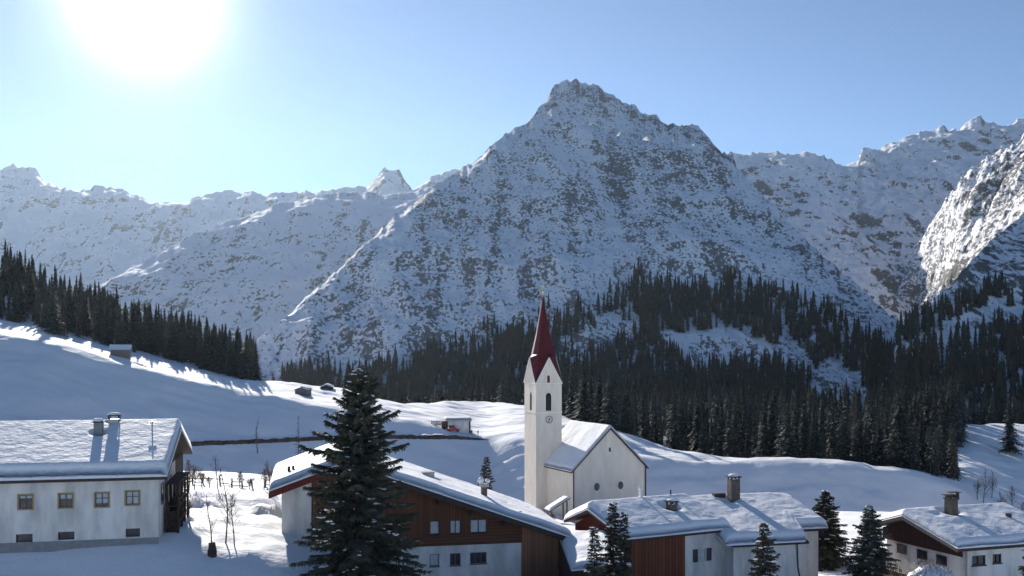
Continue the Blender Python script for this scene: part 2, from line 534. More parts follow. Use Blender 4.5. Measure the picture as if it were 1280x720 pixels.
def column(px):
    """ground profile of one column: depths and heights"""
    Ys = [float(y) for y in VY]
    Zs = [float(np.interp(px, VP, VT[y])) for y in VY]
    ys = float(tab(px, *YS_T)); s = float(tab(px, *S_T)); c = float(tab(px, *C_T)); b = float(tab(px, *B_T))
    b = max(b, s + 20)
    ks = -(s - H) / F; kc = -(c - H) / F; kb = -(b - H) / F
    zs = ks * ys
    yb = (MS * ys - zs) / (MS - kb); zb = kb * yb
    g = max(0.06, kc + 0.06)
    d = max(6.0, (kc * ys - zs) / (g - kc))
    yc = ys + d; zc = kc * yc
    Ys += [yb - 22, yb, ys, yc]; Zs += [zb - 1.5, zb, zs, zc]
    if px < 330:
        gl = float(np.interp(px, [-900, -400, 0, 60, 150, 250, 330], [20, 178, 333, 370, 407, 444, 484]))
        yg = yc + 95; zg = -(gl - H) / F * yg
        Ys += [yc + 14, yg, yg + 60, yg + 260, 1100]; Zs += [zc + 0.5, zg, zg - 10, -60, -90]
    else:
        w = float(np.clip((px - 330) / 60, 0, 1)); u = float(np.clip((px - 600) / 200, 0, 1))
        f1 = (-30 * (1 - u) + -40 * u); f1 = (zc - 2) * (1 - w) + f1 * w
        f2 = -36 * (1 - u) + -38 * u
        r = float(np.clip((px - 1150) / 50, 0, 1)); f2 = f2 * (1 - r) + -31 * r
        Ys += [yc + 50, 430, 560, 720, 1100]; Zs += [min(f1, zc - 2), f2, -48, -58, -90]
    Ys += [8000]; Zs += [-150]
    return Ys, Zs


TPX = np.concatenate([np.arange(-900, -60, 40), np.arange(-60, 1345, 5), np.arange(1350, 2240, 40)]).astype(float)
TY = np.concatenate([np.arange(-200, 20, 20), np.arange(20, 50, 3), np.arange(50, 125, 0.75), np.arange(125, 220, 2.5),
                     np.arange(220, 400, 1.2), np.arange(400, 700, 6), np.geomspace(700, 8000, 40)]).astype(float)
_Z = np.zeros((len(TPX), len(TY)))
for _i, _p in enumerate(TPX):
    _a, _b = column(_p)
    _Z[_i] = np.interp(TY, _a, _b)
# soften the breaks: a few passes along depth (in metres) and across the columns
for _ in range(2):
    _q = _Z.copy()
    _q[:, 1:-1] = (_Z[:, :-2] + 2 * _Z[:, 1:-1] + _Z[:, 2:]) / 4
    _Z = _q
for _ in range(8):
    _q = _Z.copy()
    _q[1:-1] = (_Z[:-2] + 2 * _Z[1:-1] + _Z[2:]) / 4
    _Z = _q


def _noise_ground(x, y):
    n = 0.35 * fbm(x / 14, y / 14, 3, 3) + 0.05 * fbm(x / 2.2, y / 2.2, 9, 2)
    n = n + sm(200, 260, y) * 0.5 * fbm(x / 22, y / 22, 23, 3)
    n = n + sm(420, 800, y) * 3 * fbm(x / 60, y / 60, 29, 3)
    road = np.exp(-((y - 84 - 0.1 * x) / 2.2) ** 2) * sm(-50, -24, x) * (1 - sm(-17, -14, x))
    yard = sm(-34, -28, x) * (1 - sm(-14, -9, x)) * sm(61.5, 63.5, y) * (1 - sm(104, 110, y))
    n = n + yard * (0.07 * ridged(x / 1.7, y / 1.9, 61, 3) + 0.12 * ridged(x / 5, y / 3.2, 67, 2))
    n = n + sm(150, 220, y) * 0.22 * ridged(x / 16, y / 5, 71, 3)
    return n - 0.6 * road + 0.45 * np.exp(-((y - 80.6 - 0.1 * x) / 1.1) ** 2) * sm(-50, -24, x) * (1 - sm(-17, -14, x)) * (1 + fbm(x, y, 5, 2))


def ground_z(x, y):
    x = np.atleast_1d(np.asarray(x, float)); y = np.atleast_1d(np.asarray(y, float))
    px = 640 + F * x / np.maximum(y, 60)
    i = np.clip(np.searchsorted(TPX, px) - 1, 0, len(TPX) - 2); j = np.clip(np.searchsorted(TY, y) - 1, 0, len(TY) - 2)
    u = np.clip((px - TPX[i]) / (TPX[i + 1] - TPX[i]), 0, 1); v = np.clip((y - TY[j]) / (TY[j + 1] - TY[j]), 0, 1)
    z = (_Z[i, j] * (1 - u) + _Z[i + 1, j] * u) * (1 - v) + (_Z[i, j + 1] * (1 - u) + _Z[i + 1, j + 1] * u) * v
    return z + _noise_ground(x, y)


def gz(x, y):
    return float(ground_z(x, y)[0])


def grid_faces(n, m):
    i = np.arange(n - 1)[:, None] * m + np.arange(m - 1)[None, :]
    i = i.ravel()
    return np.stack([i, i + m, i + m + 1, i + 1], 1)


PX, YY = np.meshgrid(TPX, TY, indexing='ij')
XX = (PX - 640) / F * np.maximum(YY, 60)
ZZ = ground_z(XX.ravel(), YY.ravel())
gm = mesh_np("ground", np.stack([XX.ravel(), YY.ravel(), ZZ], 1), grid_faces(len(TPX), len(TY)), M["snow"])
tag(link("snow_ground", gm), "snow covered meadow and village ground", kind="structure")


class Mount:
    """a mountain side: rises from depth yb, height zb with slope m up to the skyline given in photo columns"""
    def __init__(s, name, label, mat, sky_line, yb, zb, m, px0, px1, step, rows, amp, wav, jag, seed, yc_const=None, back=0.6, mfun=None, floor=None, brk=None):
        s.sl = sky_line; s.yb = yb; s.zb = zb; s.m = m; s.amp = amp; s.wav = wav; s.seed = seed; s.jag = jag
        s.ycc = yc_const; s.mfun = mfun; s.floor = floor; s.back = back; s.brk = brk
        px = np.arange(px0, px1 + step, step, dtype=float)
        t = np.concatenate([np.linspace(0, 1, rows) ** 0.9, 1 + np.linspace(0, 1, 14)[1:] ** 1.4 * 0.8])
        P, T = np.meshgrid(px, t, indexing='ij')
        yc = s.crest_y(P)
        Y = np.where(T <= 1, s.yb + (yc - s.yb) * T, yc + (T - 1) * (yc - s.yb) * 1.0)
        X = (P - 640) / F * Y
        Z = s.height(P, Y)
        me = mesh_np(name, np.stack([X.ravel(), Y.ravel(), Z.ravel()], 1), grid_faces(len(px), len(t)), mat)
        s.obj = tag(link(name, me), label, kind="structure")

    def crest_k(s, px):
        jag = s.jag * (0.6 * fbm(px / 17, px * 0 + s.seed, s.seed + 50, 4, 0.6) - 0.5 * ridged(px / 11, px * 0 + s.seed, s.seed + 60, 3, 0.6))
        return -(np.interp(px, *s.sl) + jag - H) / F

    def smooth_k(s, px, w=22.0):
        q = 0
        for d, g in ((-2, .1), (-1, .2), (0, .4), (1, .2), (2, .1)):
            q = q + g * np.interp(px + d * w, *s.sl)
        return -(q - H) / F

    def slope(s, px):
        return s.mfun(px) if s.mfun else s.m

    def crest_y(s, px):
        if s.ycc is not None: return np.interp(px, s.ycc[0], s.ycc[1])
        return (s.slope(px) * s.yb - s.zb) / (s.slope(px) - np.minimum(s.smooth_k(px), s.slope(px) * 0.8))

    def height(s, px, Y):
        yc = s.crest_y(px); k = s.smooth_k(px); zc = k * yc
        top = (s.crest_k(px) - k) * yc * np.exp(-np.abs(yc - Y) / (0.03 * yc + 20))
        x = (px - 640) / F * Y
        if s.ycc is not None:
            z = zc - s.slope(px) * (yc - Y)
            if s.brk is not None:
                yb_ = np.interp(px, *s.brk) + 60 * fbm((px - 640) / F * Y / 90, Y / 90, s.seed + 3, 3)
                z = np.where(Y < yb_, z - 0.62 * (yb_ - Y), z)
        else:
            z = s.zb + s.slope(px) * (Y - s.yb)
        z = np.where(Y > yc, zc - s.back * (Y - yc), z)
        t = np.clip((yc - Y) / np.maximum(yc - s.yb, 1), 0, 1)
        if s.floor is not None:
            z = z - np.clip(s.floor - px, 0, None) * 1.2
        env = np.clip(t * 9, 0.06, 1) * np.clip((1 - t) * 5 + 0.2, 0, 1)
        env = np.where(Y > yc, np.clip((Y - yc) / 200, 0.06, 1), env)
        w = s.wav
        n = s.amp * (0.55 * ridged(x / w, Y / (w * 1.7), s.seed, 3) + 0.35 * ridged(x / (w * 0.33) + Y / (w * 2), Y / (w * 0.8), s.seed + 5, 3)
                     + 0.12 * fbm(x / (w * 0.09), Y / (w * 0.14), s.seed + 9, 3, 0.6))
        return z + n * env + top


# skylines (photo columns, photo rows)
L_MAIN = ([200, 290, 320, 350, 385, 420, 460, 500, 545, 590, 615, 640, 665, 690, 705, 725, 760, 800, 840, 880, 905, 960, 1000, 1040, 1090, 1130, 1150, 1220],
          [520, 452, 432, 402, 372, 340, 300, 266, 232, 206, 183, 163, 147, 138, 140, 152, 166, 172, 176, 172, 198, 250, 295, 330, 372, 407, 425, 500])
L_SUM = ([560, 640, 672, 682, 694, 708, 722, 735, 748, 765, 778, 792, 806, 820, 832, 845, 858, 872, 882, 892, 905, 925, 960, 1010],
         [300, 190, 142, 124, 109, 103, 101, 104, 108, 116, 128, 130, 142, 147, 156, 160, 155, 157, 166, 180, 192, 220, 262, 330])
L_FAR = ([-500, -200, -60, 0, 12, 30, 45, 58, 75, 100, 118, 135, 150, 165, 182, 200, 215, 232, 245, 262, 282, 298, 310, 328, 345, 372, 400, 430, 462, 470, 480, 488, 498, 508, 516, 540, 570, 640, 760],
         [150, 200, 226, 210, 207, 212, 214, 228, 235, 238, 234, 233, 240, 243, 250, 257, 254, 256, 248, 242, 238, 244, 243, 246, 242, 241, 240, 236, 233, 222, 208, 213, 211, 226, 238, 222, 212, 220, 300])
L_MID = ([-300, 0, 100, 160, 215, 250, 290, 330, 360, 400, 440, 480, 520, 560, 620, 700],
         [430, 415, 372, 338, 306, 288, 276, 262, 253, 244, 240, 243, 240, 226, 230, 300])
L_CIR = ([840, 880, 905, 930, 960, 985, 1000, 1020, 1035, 1055, 1072, 1077, 1085, 1098, 1118, 1138, 1160, 1180, 1198, 1212, 1224, 1236, 1250, 1280, 1340, 1500, 1800, 2200],
         [260, 205, 194, 194, 192, 194, 195, 192, 199, 206, 208, 190, 186, 189, 178, 168, 166, 160, 161, 150, 147, 155, 157, 152, 140, 120, 110, 150])
L_SPUR = ([1100, 1140, 1165, 1180, 1200, 1225, 1250, 1270, 1280, 1320, 1400, 1600, 1900],
          [385, 318, 276, 256, 238, 216, 205, 192, 180, 160, 130, 90, 60])
L_SPUR2 = ([1150, 1205, 1225, 1250, 1280, 1320, 1400, 1600, 1900],
           [392, 312, 292, 270, 236, 205, 150, 90, 60])
L_RIGHT = ([1040, 1100, 1135, 1160, 1185, 1210, 1235, 1260, 1280, 1330, 1450, 1700, 2100],
           [500, 440, 412, 388, 362, 335, 305, 285, 268, 228, 150, 70, 40])
mt_main = Mount("rocky_mountain", "steep snowy rock pyramid rising behind the church", M["mt_main"], L_MAIN, 800, -70, 0.53, 210, 1200, 1.8, 420, 17, 190, 3.2, 101)
mt_sum = Mount("summit_block", "jagged summit of the central mountain", M["mt_main"], L_SUM, 1750, 330, 0.55, 560, 1010, 1.6, 140, 13, 120, 4.5, 131)
mt_far = Mount("far_range", "pale far mountain range on the left", M["mt_far"], L_FAR, 3600, -100, 0.47, -480, 760, 1.8, 220, 55, 520, 3.4, 151)
mt_mid = Mount("middle_ridge", "snowy ridge between the far range and the central mountain", M["mt_mid"], L_MID, 1900, -100, 0.43, -300, 700, 2.6, 260, 24, 330, 2.4, 171)
mt_cir = Mount("snow_cirque", "snowy cirque with a jagged skyline on the right", M["mt_cir"], L_CIR, 2300, -90, 0.435, 850, 2150, 2.0, 300, 44, 330, 3.8, 191)
mt_spur = Mount("sunlit_spur", "sunlit snowy spur on the right", M["mt_right"], L_SPUR, 1200, 0, 0.30, 1100, 1900, 2.2, 300, 62, 150, 5, 211, yc_const=([1100, 1900], [3000, 3000]), brk=([1150, 1165, 1200, 1280, 1500], [3000, 2850, 2480, 2190, 1900]))
mt_spur2 = Mount("lower_spur", "lower sunlit snow spur on the right", M["mt_right"], L_SPUR2, 900, 0, 0.31, 1150, 1900, 2.2, 260, 40, 120, 4, 231, yc_const=([1100, 1900], [1800, 1800]), brk=([1185, 1230, 1280, 1500], [1700, 1560, 1500, 1300]))
mt_right = Mount("right_mountain", "shaded snowy slope with forest on the right", M["mt_right"], L_RIGHT, 620, -60, 0.46, 1050, 2100, 2.4, 260, 12, 150, 4, 251, floor=1125)


def terrain_z(x, y):
    x = np.atleast_1d(np.asarray(x, float)); y = np.atleast_1d(np.asarray(y, float))
    px = 640 + F * x / np.maximum(y, 60)
    z = ground_z(x, y)
    for m_, a, b in ((mt_main, 215, 1195), (mt_right, 1055, 2095)):
        ok = (px > a) & (px < b) & (y > m_.yb)
        h = m_.height(px, np.maximum(y, m_.yb))
        z = np.where(ok, np.maximum(z, h), z)
    return z


# ------------------------------------------------------------------ haze
hz_m = bpy.data.materials.new("haze"); hz_m.use_nodes = True
nt = hz_m.node_tree
nt.nodes.remove(nt.nodes["Principled BSDF"])
pv = nt.nodes.new("ShaderNodeVolumePrincipled")
pv.inputs["Color"].default_value = (0.70, 0.84, 1.0, 1)
pv.inputs["Density"].default_value = HAZE_DENSITY
pv.inputs["Anisotropy"].default_value = HAZE_G
nt.links.new(pv.outputs[0], nt.nodes["Material Output"].inputs["Volume"])
hb = MB().box(-6500, 11500, -260, 8600, -175, 1900)
ho = hb.build("haze", hz_m)
tag(ho, "thin blue mountain haze", kind="stuff")


# ------------------------------------------------------------------ building helpers
def wall_faces(mb, s0, s1, zb, top, openings=(), y=0.0, dep=0.18, breaks=()):
    """front wall in the local xz plane at y (outside is -y); top: function s->z; openings: (s0,s1,z0,z1)"""
    xs = sorted(set([s0, s1] + [o[0] for o in openings] + [o[1] for o in openings] + [b for b in breaks if s0 < b < s1]))
    for a, b in zip(xs[:-1], xs[1:]):
        mid = (a + b) / 2
        ops = sorted([o for o in openings if o[0] < mid < o[1]], key=lambda o: o[2])
        z = zb
        for o in ops:
            mb.face((a, y, z), (b, y, z), (b, y, o[2]), (a, y, o[2])); z = o[3]
        mb.face((a, y, z), (b, y, z), (b, y, top(b)), (a, y, top(a)))
    for a, b, c, d in openings:
        y2 = y + dep
        mb.face((a, y, c), (b, y, c), (b, y2, c), (a, y2, c))
        mb.face((a, y2, d), (b, y2, d), (b, y, d), (a, y, d))
        mb.face((a, y, c), (a, y2, c), (a, y2, d), (a, y, d))
        mb.face((b, y2, c), (b, y, c), (b, y, d), (b, y2, d))


def window(parent, a, b, c, d, y=0.0, surround=None, sw=0.1, pane=None, bars=1, cross=True, sill=True, frame_mat=None):
    """part window (the pane) > frame, sill; opening a..b, c..d in the wall plane y"""
    w = MB().face((a, y + 0.13, c), (b, y + 0.13, c), (b, y + 0.13, d), (a, y + 0.13, d)).build("window", pane or M["glass"], parent)
    f = MB(); t = 0.055
    y0, y1 = y + 0.06, y + 0.11
    f.box(a, b, y0, y1, c, c + t).box(a, b, y0, y1, d - t, d).box(a, a + t, y0, y1, c + t, d - t).box(b - t, b, y0, y1, c + t, d - t)
    for k in range(bars):
        x = a + (b - a) * (k + 1) / (bars + 1)
        f.box(x - 0.03, x + 0.03, y0 + .004, y1 + .004, c + t, d - t)
    if cross:
        z = c + (d - c) * 0.6
        f.box(a + t, b - t, y0 + 0.01, y1 - 0.01, z - 0.02, z + 0.02)
    f.build("frame", frame_mat or M["frame"], w)
    if surround:
        s = MB(); e = sw
        s.box(a - e, b + e, y - 0.025, y + 0.01, d, d + e).box(a - e, b + e, y - 0.025, y + 0.01, c - e, c)
        s.box(a - e, a, y - 0.025, y + 0.01, c, d).box(b, b + e, y - 0.025, y + 0.01, c, d)
        s.build("surround", surround, w)
    elif sill:
        MB().box(a - 0.06, b + 0.06, y - 0.07, y + 0.05, c - 0.06, c - 0.003).build("sill", frame_mat or M["frame"], w)
    return w


def snow_sheet(name, Pf, nu, nv, thick, mat, parent, edge_u=0.35, edge_v=0.35, lu=10.0, lv=10.0, seed=1, amp=0.08, sag=0.10, ridge_v=None, holes=()):
    """closed slab of snow lying on the surface Pf(u,v); rounded at the rim"""
    us = np.linspace(0, 1, nu); vs = np.linspace(0, 1, nv)
    top = np.zeros((nu, nv, 3)); bot = np.zeros((nu, nv, 3))
    for i, u in enumerate(us):
        for j, v in enumerate(vs):
            p = Pf(u, v)
            du = min(u, 1 - u) * lu / edge_u; dv = min(v, 1 - v) * lv / edge_v
            e = 1.0
            if du < 1: e *= math.sqrt(max(0.0, 1 - (1 - du) ** 2)) * 0.75 + 0.25
            if dv < 1: e *= math.sqrt(max(0.0, 1 - (1 - dv) ** 2)) * 0.75 + 0.25
            bot[i, j] = p; top[i, j] = p
            t = thick * e + amp * float(fbm(u * lu / 2.2, v * lv / 2.2, seed, 3)) + 0.35 * amp * float(fbm(u * lu / 0.6, v * lv / 0.6, seed + 5, 2))
            for (hu, hv, hr, hd) in holes:
                q = math.hypot((u - hu) * lu, (v - hv) * lv) / hr
                t += -hd * math.exp(-q * q) + hd * 0.12 * math.exp(-(q - 1.5) ** 2 * 4)
            top[i, j, 2] += max(t, 0.08)
    n = nu * nv
    verts = np.concatenate([top.reshape(-1, 3), bot.reshape(-1, 3)])
    f = grid_faces(nu, nv)
    faces = [f, f[:, ::-1] + n]
    ring = [i * nv for i in range(nu)] + [(nu - 1) * nv + j for j in range(1, nv)] + [i * nv + nv - 1 for i in range(nu - 2, -1, -1)] + [j for j in range(nv - 2, 0, -1)]
    r = np.array(ring); r2 = np.roll(r, -1)
    faces.append(np.stack([r, r + n, r2 + n, r2], 1)[:, ::-1])
    me = mesh_np(name, verts, np.concatenate(faces), mat, True)
    o = link(name, me, parent)
    return o


def gable_profile(y0, z0, yr, zr, y1, z1):
    def P(v):
        vr = (yr - y0) / (y1 - y0)
        if v < vr:
            t = v / vr
            return y0 + (yr - y0) * t, z0 + (zr - z0) * t
        t = (v - vr) / (1 - vr)
        return yr + (y1 - yr) * t, zr + (z1 - zr) * t
    return P


def chimney(parent, x, y, z0, z1, w=0.6, cap=True, mat=None, snow=True):
    c = MB().box(x - w / 2, x + w / 2, y - w / 2, y + w / 2, z0, z1).build("chimney", mat or M["chimney"], parent)
    if cap:
        m = MB()
        for sx in (-1, 1):
            for sy in (-1, 1):
                m.box(x + sx * w * .42 - .05, x + sx * w * .42 + .05, y + sy * w * .42 - .05, y + sy * w * .42 + .05, z1 + .002, z1 + .2)
        m.box(x - w * .65, x + w * .65, y - w * .65, y + w * .65, z1 + .2, z1 + .28)
        m.build("cap", M["fascia"], c)
        if snow:
            MB().blob((x, y, z1 + .33), w * .55, (1, 1, .35), 10, 6, .05).build("snow_cap", M["treesnow"], c, True)
    return c


# ------------------------------------------------------------------ white farmhouse, left
def farmhouse():
    o = thing("farmhouse", "long white farmhouse with deep snow on its roof and two roof vents", "house", (-22.35, 62.2, -12.25), rad(12.5))
    # local: x to the right along the front, wall from -9.4 to 0; ground at about z=.7
    zb, ze = -0.6, 4.45
    D = 14.2; yr = 7.4; rise = 0.272
    win = [(-8.15, -7.35, 2.6, 3.45), (-5.85, -5.05, 2.6, 3.45), (-3.75, -2.95, 2.58, 3.45), (-1.95, -1.15, 2.65, 3.5)]
    low = [(-8.3, -7.35, 0.55, 1.05), (-5.9, -4.95, 0.6, 1.1), (-1.95, -1.1, 0.62, 1.15)]
    w = MB()
    wall_faces(w, -9.4, 0, zb, lambda s: ze, win + low)
    w.face((-9.4, 0, zb), (-9.4, 1.6, zb), (-9.4, 1.6, ze), (-9.4, 0, ze)[:3] if False else (-9.4, 0, ze))
    w.face((0, 0, zb), (0, 9, zb), (0, 9, ze + .6), (0, 0, ze))
    w.face((-15, 1.6, zb), (-9.4, 1.6, zb), (-9.4, 1.6, ze + .3), (-15, 1.6, ze + .3))
    w.face((-15, 1.6, zb), (-15, D, zb), (-15, D, ze), (-15, 1.6, ze))
    w.face((-15, D, zb), (0, D, zb), (0, D, ze), (-15, D, ze))
    w.build("wall", M["plaster"], o)
    # timber rear half of the right gable and its upper triangle
    g = MB()
    g.face((0.004, 9, zb), (0.004, D, zb), (0.004, D, ze), (0.004, 9, ze + .6))
    g.face((0.004, 0, ze), (0.004, D, ze), (0.004, D, ze + .02), (0.004, yr, ze + rise * yr), (0.004, 0, ze + .02))
    g.build("gable_boards", M["darkwood"], o)
    for (a, b, c, d) in win:
        window(o, a, b, c, d, surround=M["yellow"], sw=0.08, cross=True, frame_mat=M["greywood"], pane=M["glass"])
    # half drawn blinds behind the upper windows
    for k, ((a, b, c, d), h) in enumerate(zip(win, (0.25, 0.4, 0.75, 0.95))):
        MB().face((a, 0.128, d - (d - c) * h), (b, 0.128, d - (d - c) * h), (b, 0.128, d), (a, 0.128, d)).build("blind", M["curtain"], o)
    for (a, b, c, d) in low:
        window(o, a, b, c, d, bars=0, cross=False, sill=False, frame_mat=M["shutter"])
    MB().box(-9.4, 0, -.03, -.003, zb, 0.54).build("plinth", M["concrete"], o)
    for zz in (0,):
        for y in (1.2, 3.2, 5.4):
            wd = MB().box(0.005, 0.03, y, y + 1.0, 2.55, 3.6).build("window", M["glass"], o)
            MB().box(0.031, 0.06, y - .1, y, 2.45, 3.7).box(0.031, 0.06, y + 1, y + 1.1, 2.45, 3.7).box(0.0315, 0.0605, y - .1, y + 1.1, 2.4, 2.46).box(0.0315, 0.0605, y - .1, y + 1.1, 3.69, 3.75).build("frame", M["greywood"], wd)
    # porch posts left
    p = MB()
    for x in (-9.9, -12.5, -14.8):
        p.box(x, x + .18, .1, .28, zb, ze)
    p.box(-15, -9.6, .05, .2, 1.9, 2.1)
    p.build("porch_frame", M["darkwood"], o)
    # roof
    x0, x1 = -17.5, 0.62
    y0, y1 = -0.75, D + .6
    z0 = ze + .02 + rise * (y0)
    pr = gable_profile(y0, z0 + .18, yr, ze + rise * yr + .25, y1, z0 + .2)
    rf = MB()
    P = [(y0, z0), (yr, ze + rise * yr + .02), (y1, z0), (y1, z0 + .2), (yr, ze + rise * yr + .24), (y0, z0 + .18)]
    rf.prism([(x0, a, b) for a, b in P], (x0, 0, 0), (x1, 0, 0))
    rf.build("roof", M["fascia"], o)
    # the holes are where warmth from the vents has melted the snow
    lu, lv = x1 - x0, y1 - y0
    hl = [((-4.35 - x0) / lu, (4.9 - y0) / lv, .5, .35), ((-3.9 - x0) / lu, (7.0 - y0) / lv, .4, .2)]
    snow_sheet("snow_blanket", lambda u, v: (x0 + (x1 - x0) * u, *pr(v)), 190, 120, 0.86, M["roofsnow2"], o, .3, .4, lu, lv, 5, 0.018, holes=hl)
    zr = ze + rise * yr + .25 + .8
    c = MB().box(-4.1, -3.5, 6.7, 7.3, zr - 1, zr + .1).build("roof_vent", M["metal"], o)
    m = MB().box(-4.2, -3.4, 6.6, 7.4, zr + .32, zr + .4)
    for q in (-4.15, -3.5):
        m.box(q, q + .07, 6.65, 6.75, zr + .1, zr + .32).box(q, q + .07, 7.25, 7.35, zr + .1, zr + .32)
    m.build("cap", M["fascia"], c)
    MB().blob((-3.8, 7, zr + .42), .42, (1, 1, .35), 10, 6, .06).build("snow_cap", M["treesnow"], c, True)
    z2 = ze + rise * 5 + .2
    c2 = MB().box(-4.75, -4.2, 4.9, 5.4, z2, z2 + 1.5).build("roof_vent", M["concrete"], o)
    MB().box(-4.85, -4.1, 4.8, 5.5, z2 + 1.5, z2 + 1.58).build("cap", M["fascia"], c2)
    MB().blob((-4.5, 5.15, z2 + 1.65), .36, (1, 1, .4), 9, 6, .1).build("snow_cap", M["treesnow"], c2, True)
    MB().tube([(-1.15, 5.8, z2), (-1.15, 5.8, z2 + 1.5)], .05).tube([(-1.4, 5.8, z2 + 1.4), (-.9, 5.8, z2 + 1.4)], .035).build("vent_pipe", M["metal"], o)
    return o


farmhouse()

# open firewood shed beside the farmhouse gable
def wood_shelter():
    o = thing("wood_shelter", "dark open timber shelter stacked with firewood against the farmhouse gable", "shelter", (-22.3, 62.4, -12.2), rad(12.5))
    f = MB()
    for x in (0.05, .75):
        for y in (2.2, 4.4, 6.4, 8.2):
            f.box(x, x + .14, y, y + .14, -.3, 3.5)
    for z in (.9, 1.9, 2.3, 3.2):
        f.box(.75, .83, 2.34, 8.2, z, z + .1)
    f.box(0.05, .89, 2.15, 8.4, 3.5, 3.58).box(0.05, .8, 2.34, 8.2, 2.0, 2.1)
    f.build("timber_frame", M["darkwood"], o)
    l = MB()
    for i in range(19):
        for j in range(7):
            y = 2.4 + i * .3 + R.uniform(-.03, .03); z = .3 + j * .22
            l.tube([(.2 + R.uniform(-.04, .04), y, z), (.72 + R.uniform(-.06, .06), y, z)], R.uniform(.09, .13), 6)
    l.build("firewood", M["bark"], o)


wood_shelter()


# ------------------------------------------------------------------ brown gabled chalet, centre
def chalet():
    o = thing("chalet", "big chalet with brown board gable over white ground floor, half hidden by tall spruce", "house", (-7.02, 72.0, -18.9), rad(12))
    z = lambda w: w + 18.9
    RS, RZ, K = -5.16, z(-7.95), 0.36           # ridge position and the top of the roof boards there
    top = lambda s: RZ - .26 - K * abs(s - RS)
    zmid = z(-14.25)
    up = [(1.0, 1.7, z(-13.4), z(-12.4)), (2.5, 3.3, z(-13.4), z(-12.4)), (4.0, 5.25, z(-13.4), z(-12.4))]
    lo = [(1.0, 1.7, z(-15.75), z(-14.85)), (2.5, 3.3, z(-15.75), z(-14.85)), (4.0, 5.25, z(-15.7), z(-14.85))]
    w = MB(); wall_faces(w, -9.58, -7.5, -1, top); wall_faces(w, -7.5, 7.9, -1, lambda s: zmid, lo)
    w.face((-9.58, 0, -1), (-9.58, 12, -1), (-9.58, 12, top(-9.58)), (-9.58, 0, top(-9.58)))
    w.build("wall", M["plaster"], o)
    b = MB(); wall_faces(b, -7.5, 7.9, zmid, top, up, y=-.06, breaks=(RS,))
    b.face((-7.5, -.06, zmid), (7.9, -.06, zmid), (7.9, 0, zmid), (-7.5, 0, zmid))
    b.build("board_gable", M["brown"], o)
    hb_ = MB().box(-7.5, .94, -.085, -.062, zmid, z(-13.55)).box(.94, 5.35, -.085, -.062, zmid, z(-13.55)).box(5.35, 7.9, -.085, -.062, zmid, z(-11.9))
    hb_.build("lower_boards", M["brownh"], o)
    for s in (-1.0, 1.7, 4.1, 6.5):
        zz = top(s) - .3
        MB().box(s - .14, s + .14, -.6, -.065, zz - .16, zz + .12).build("beam_end", M["fascia"], o)
    bn = MB(); wall_faces(bn, 7.9, 10.7, -1, top, y=-.12)
    bn.face((10.7, -.12, -1), (10.7, 12, -1), (10.7, 12, top(10.7)), (10.7, -.12, top(10.7)))
    bn.face((7.9, 0, -1), (7.9, -.12, -1), (7.9, -.12, top(7.9)), (7.9, 0, top(7.9)))
    bn.build("barn_wall", M["barn"], o)
    MB().face((10.7, 12, -1), (-9.58, 12, -1), (-9.58, 12, top(-9.58)), (RS, 12, top(RS)), (10.7, 12, top(10.7))).build("rear_wall", M["plaster"], o)
    for k, (a, c, d, e) in enumerate(up):
        window(o, a, c, d, e, y=-.06, bars=0 if k == 0 else 1, pane=M["curtain"], frame_mat=M["fascia"], cross=False)
    for k, (a, c, d, e) in enumerate(lo):
        window(o, a, c, d, e, bars=(0, 1, 2)[k], cross=False, frame_mat=M["greywood"], pane=M["curtain"] if k == 0 else M["glass"])
    # roof boards (thick) with the barge board in front
    s0, s1 = -10.45, 11.65
    rb = MB(); zt = lambda s: RZ - K * abs(s - RS)
    prof = [(s0, zt(s0) - .2), (RS, zt(RS) - .2), (s1, zt(s1) - .2), (s1, zt(s1)), (RS, zt(RS)), (s0, zt(s0))]
    rb.prism([(a, -1.0, c) for a, c in prof][::-1], (0, -1.0, 0), (0, 12.6, 0)); rb.build("roof", M["fascia"], o)
    bb = MB()
    pl = [(s0, zt(s0) - .42), (RS, zt(RS) - .42), (RS, zt(RS) - .003), (s0, zt(s0) - .003)]
    bb.prism([(a, -1.04, c) for a, c in pl], (0, 0, 0), (0, .036, 0)); bb.build("barge_board", M["redtrim"], o)
    bb = MB()
    pl = [(RS + .003, zt(RS) - .38), (s1, zt(s1) - .32), (s1, zt(s1) - .003), (RS + .003, zt(RS) - .003)]
    bb.prism([(a, -1.04, c) for a, c in pl], (0, 0, 0), (0, .036, 0)); bb.build("barge_board", M["fascia"], o)

    def P(u, v):
        s = s0 + (s1 - s0) * u
        k = -K * (math.sqrt((s - RS) ** 2 + .25) - .1)
        return (s, -1.05 + 12.7 * v, RZ + k + .03)
    snow_sheet("snow_blanket", P, 130, 70, .62, M["roofsnow"], o, .45, .45, 22.1, 12.7, 15, .05, holes=[(.565, .45, .7, .3), (.8, .4, .5, .2)])
    zc = zt(6.2)
    c = MB().tube([(5.7, 3.5, zc - .1), (5.7, 3.5, zc + 1.75)], .25, 10).build("chimney", M["chimney"], o)
    MB().tube([(5.7, 3.5, zc + 1.55), (5.7, 3.5, zc + 1.8)], .36, 10).build("collar", M["metal"], c)
    MB().blob((5.45, 3.5, zc + 2.05), .26, (1, 1, .9), 9, 6, .08).blob((5.98, 3.5, zc + 2.0), .2, (1, 1, .9), 9, 6, .08).build("snow_cap", M["treesnow"], c, True)
    sk = MB().box(1.0, 1.9, 4.2, 4.9, zt(1.5) + .2, zt(1.5) + .95).build("skylight", M["metal"], o)
    MB().box(.95, 1.95, 4.15, 4.95, zt(1.5) + .95, zt(1.5) + 1.0).build("lid", M["fascia"], sk)
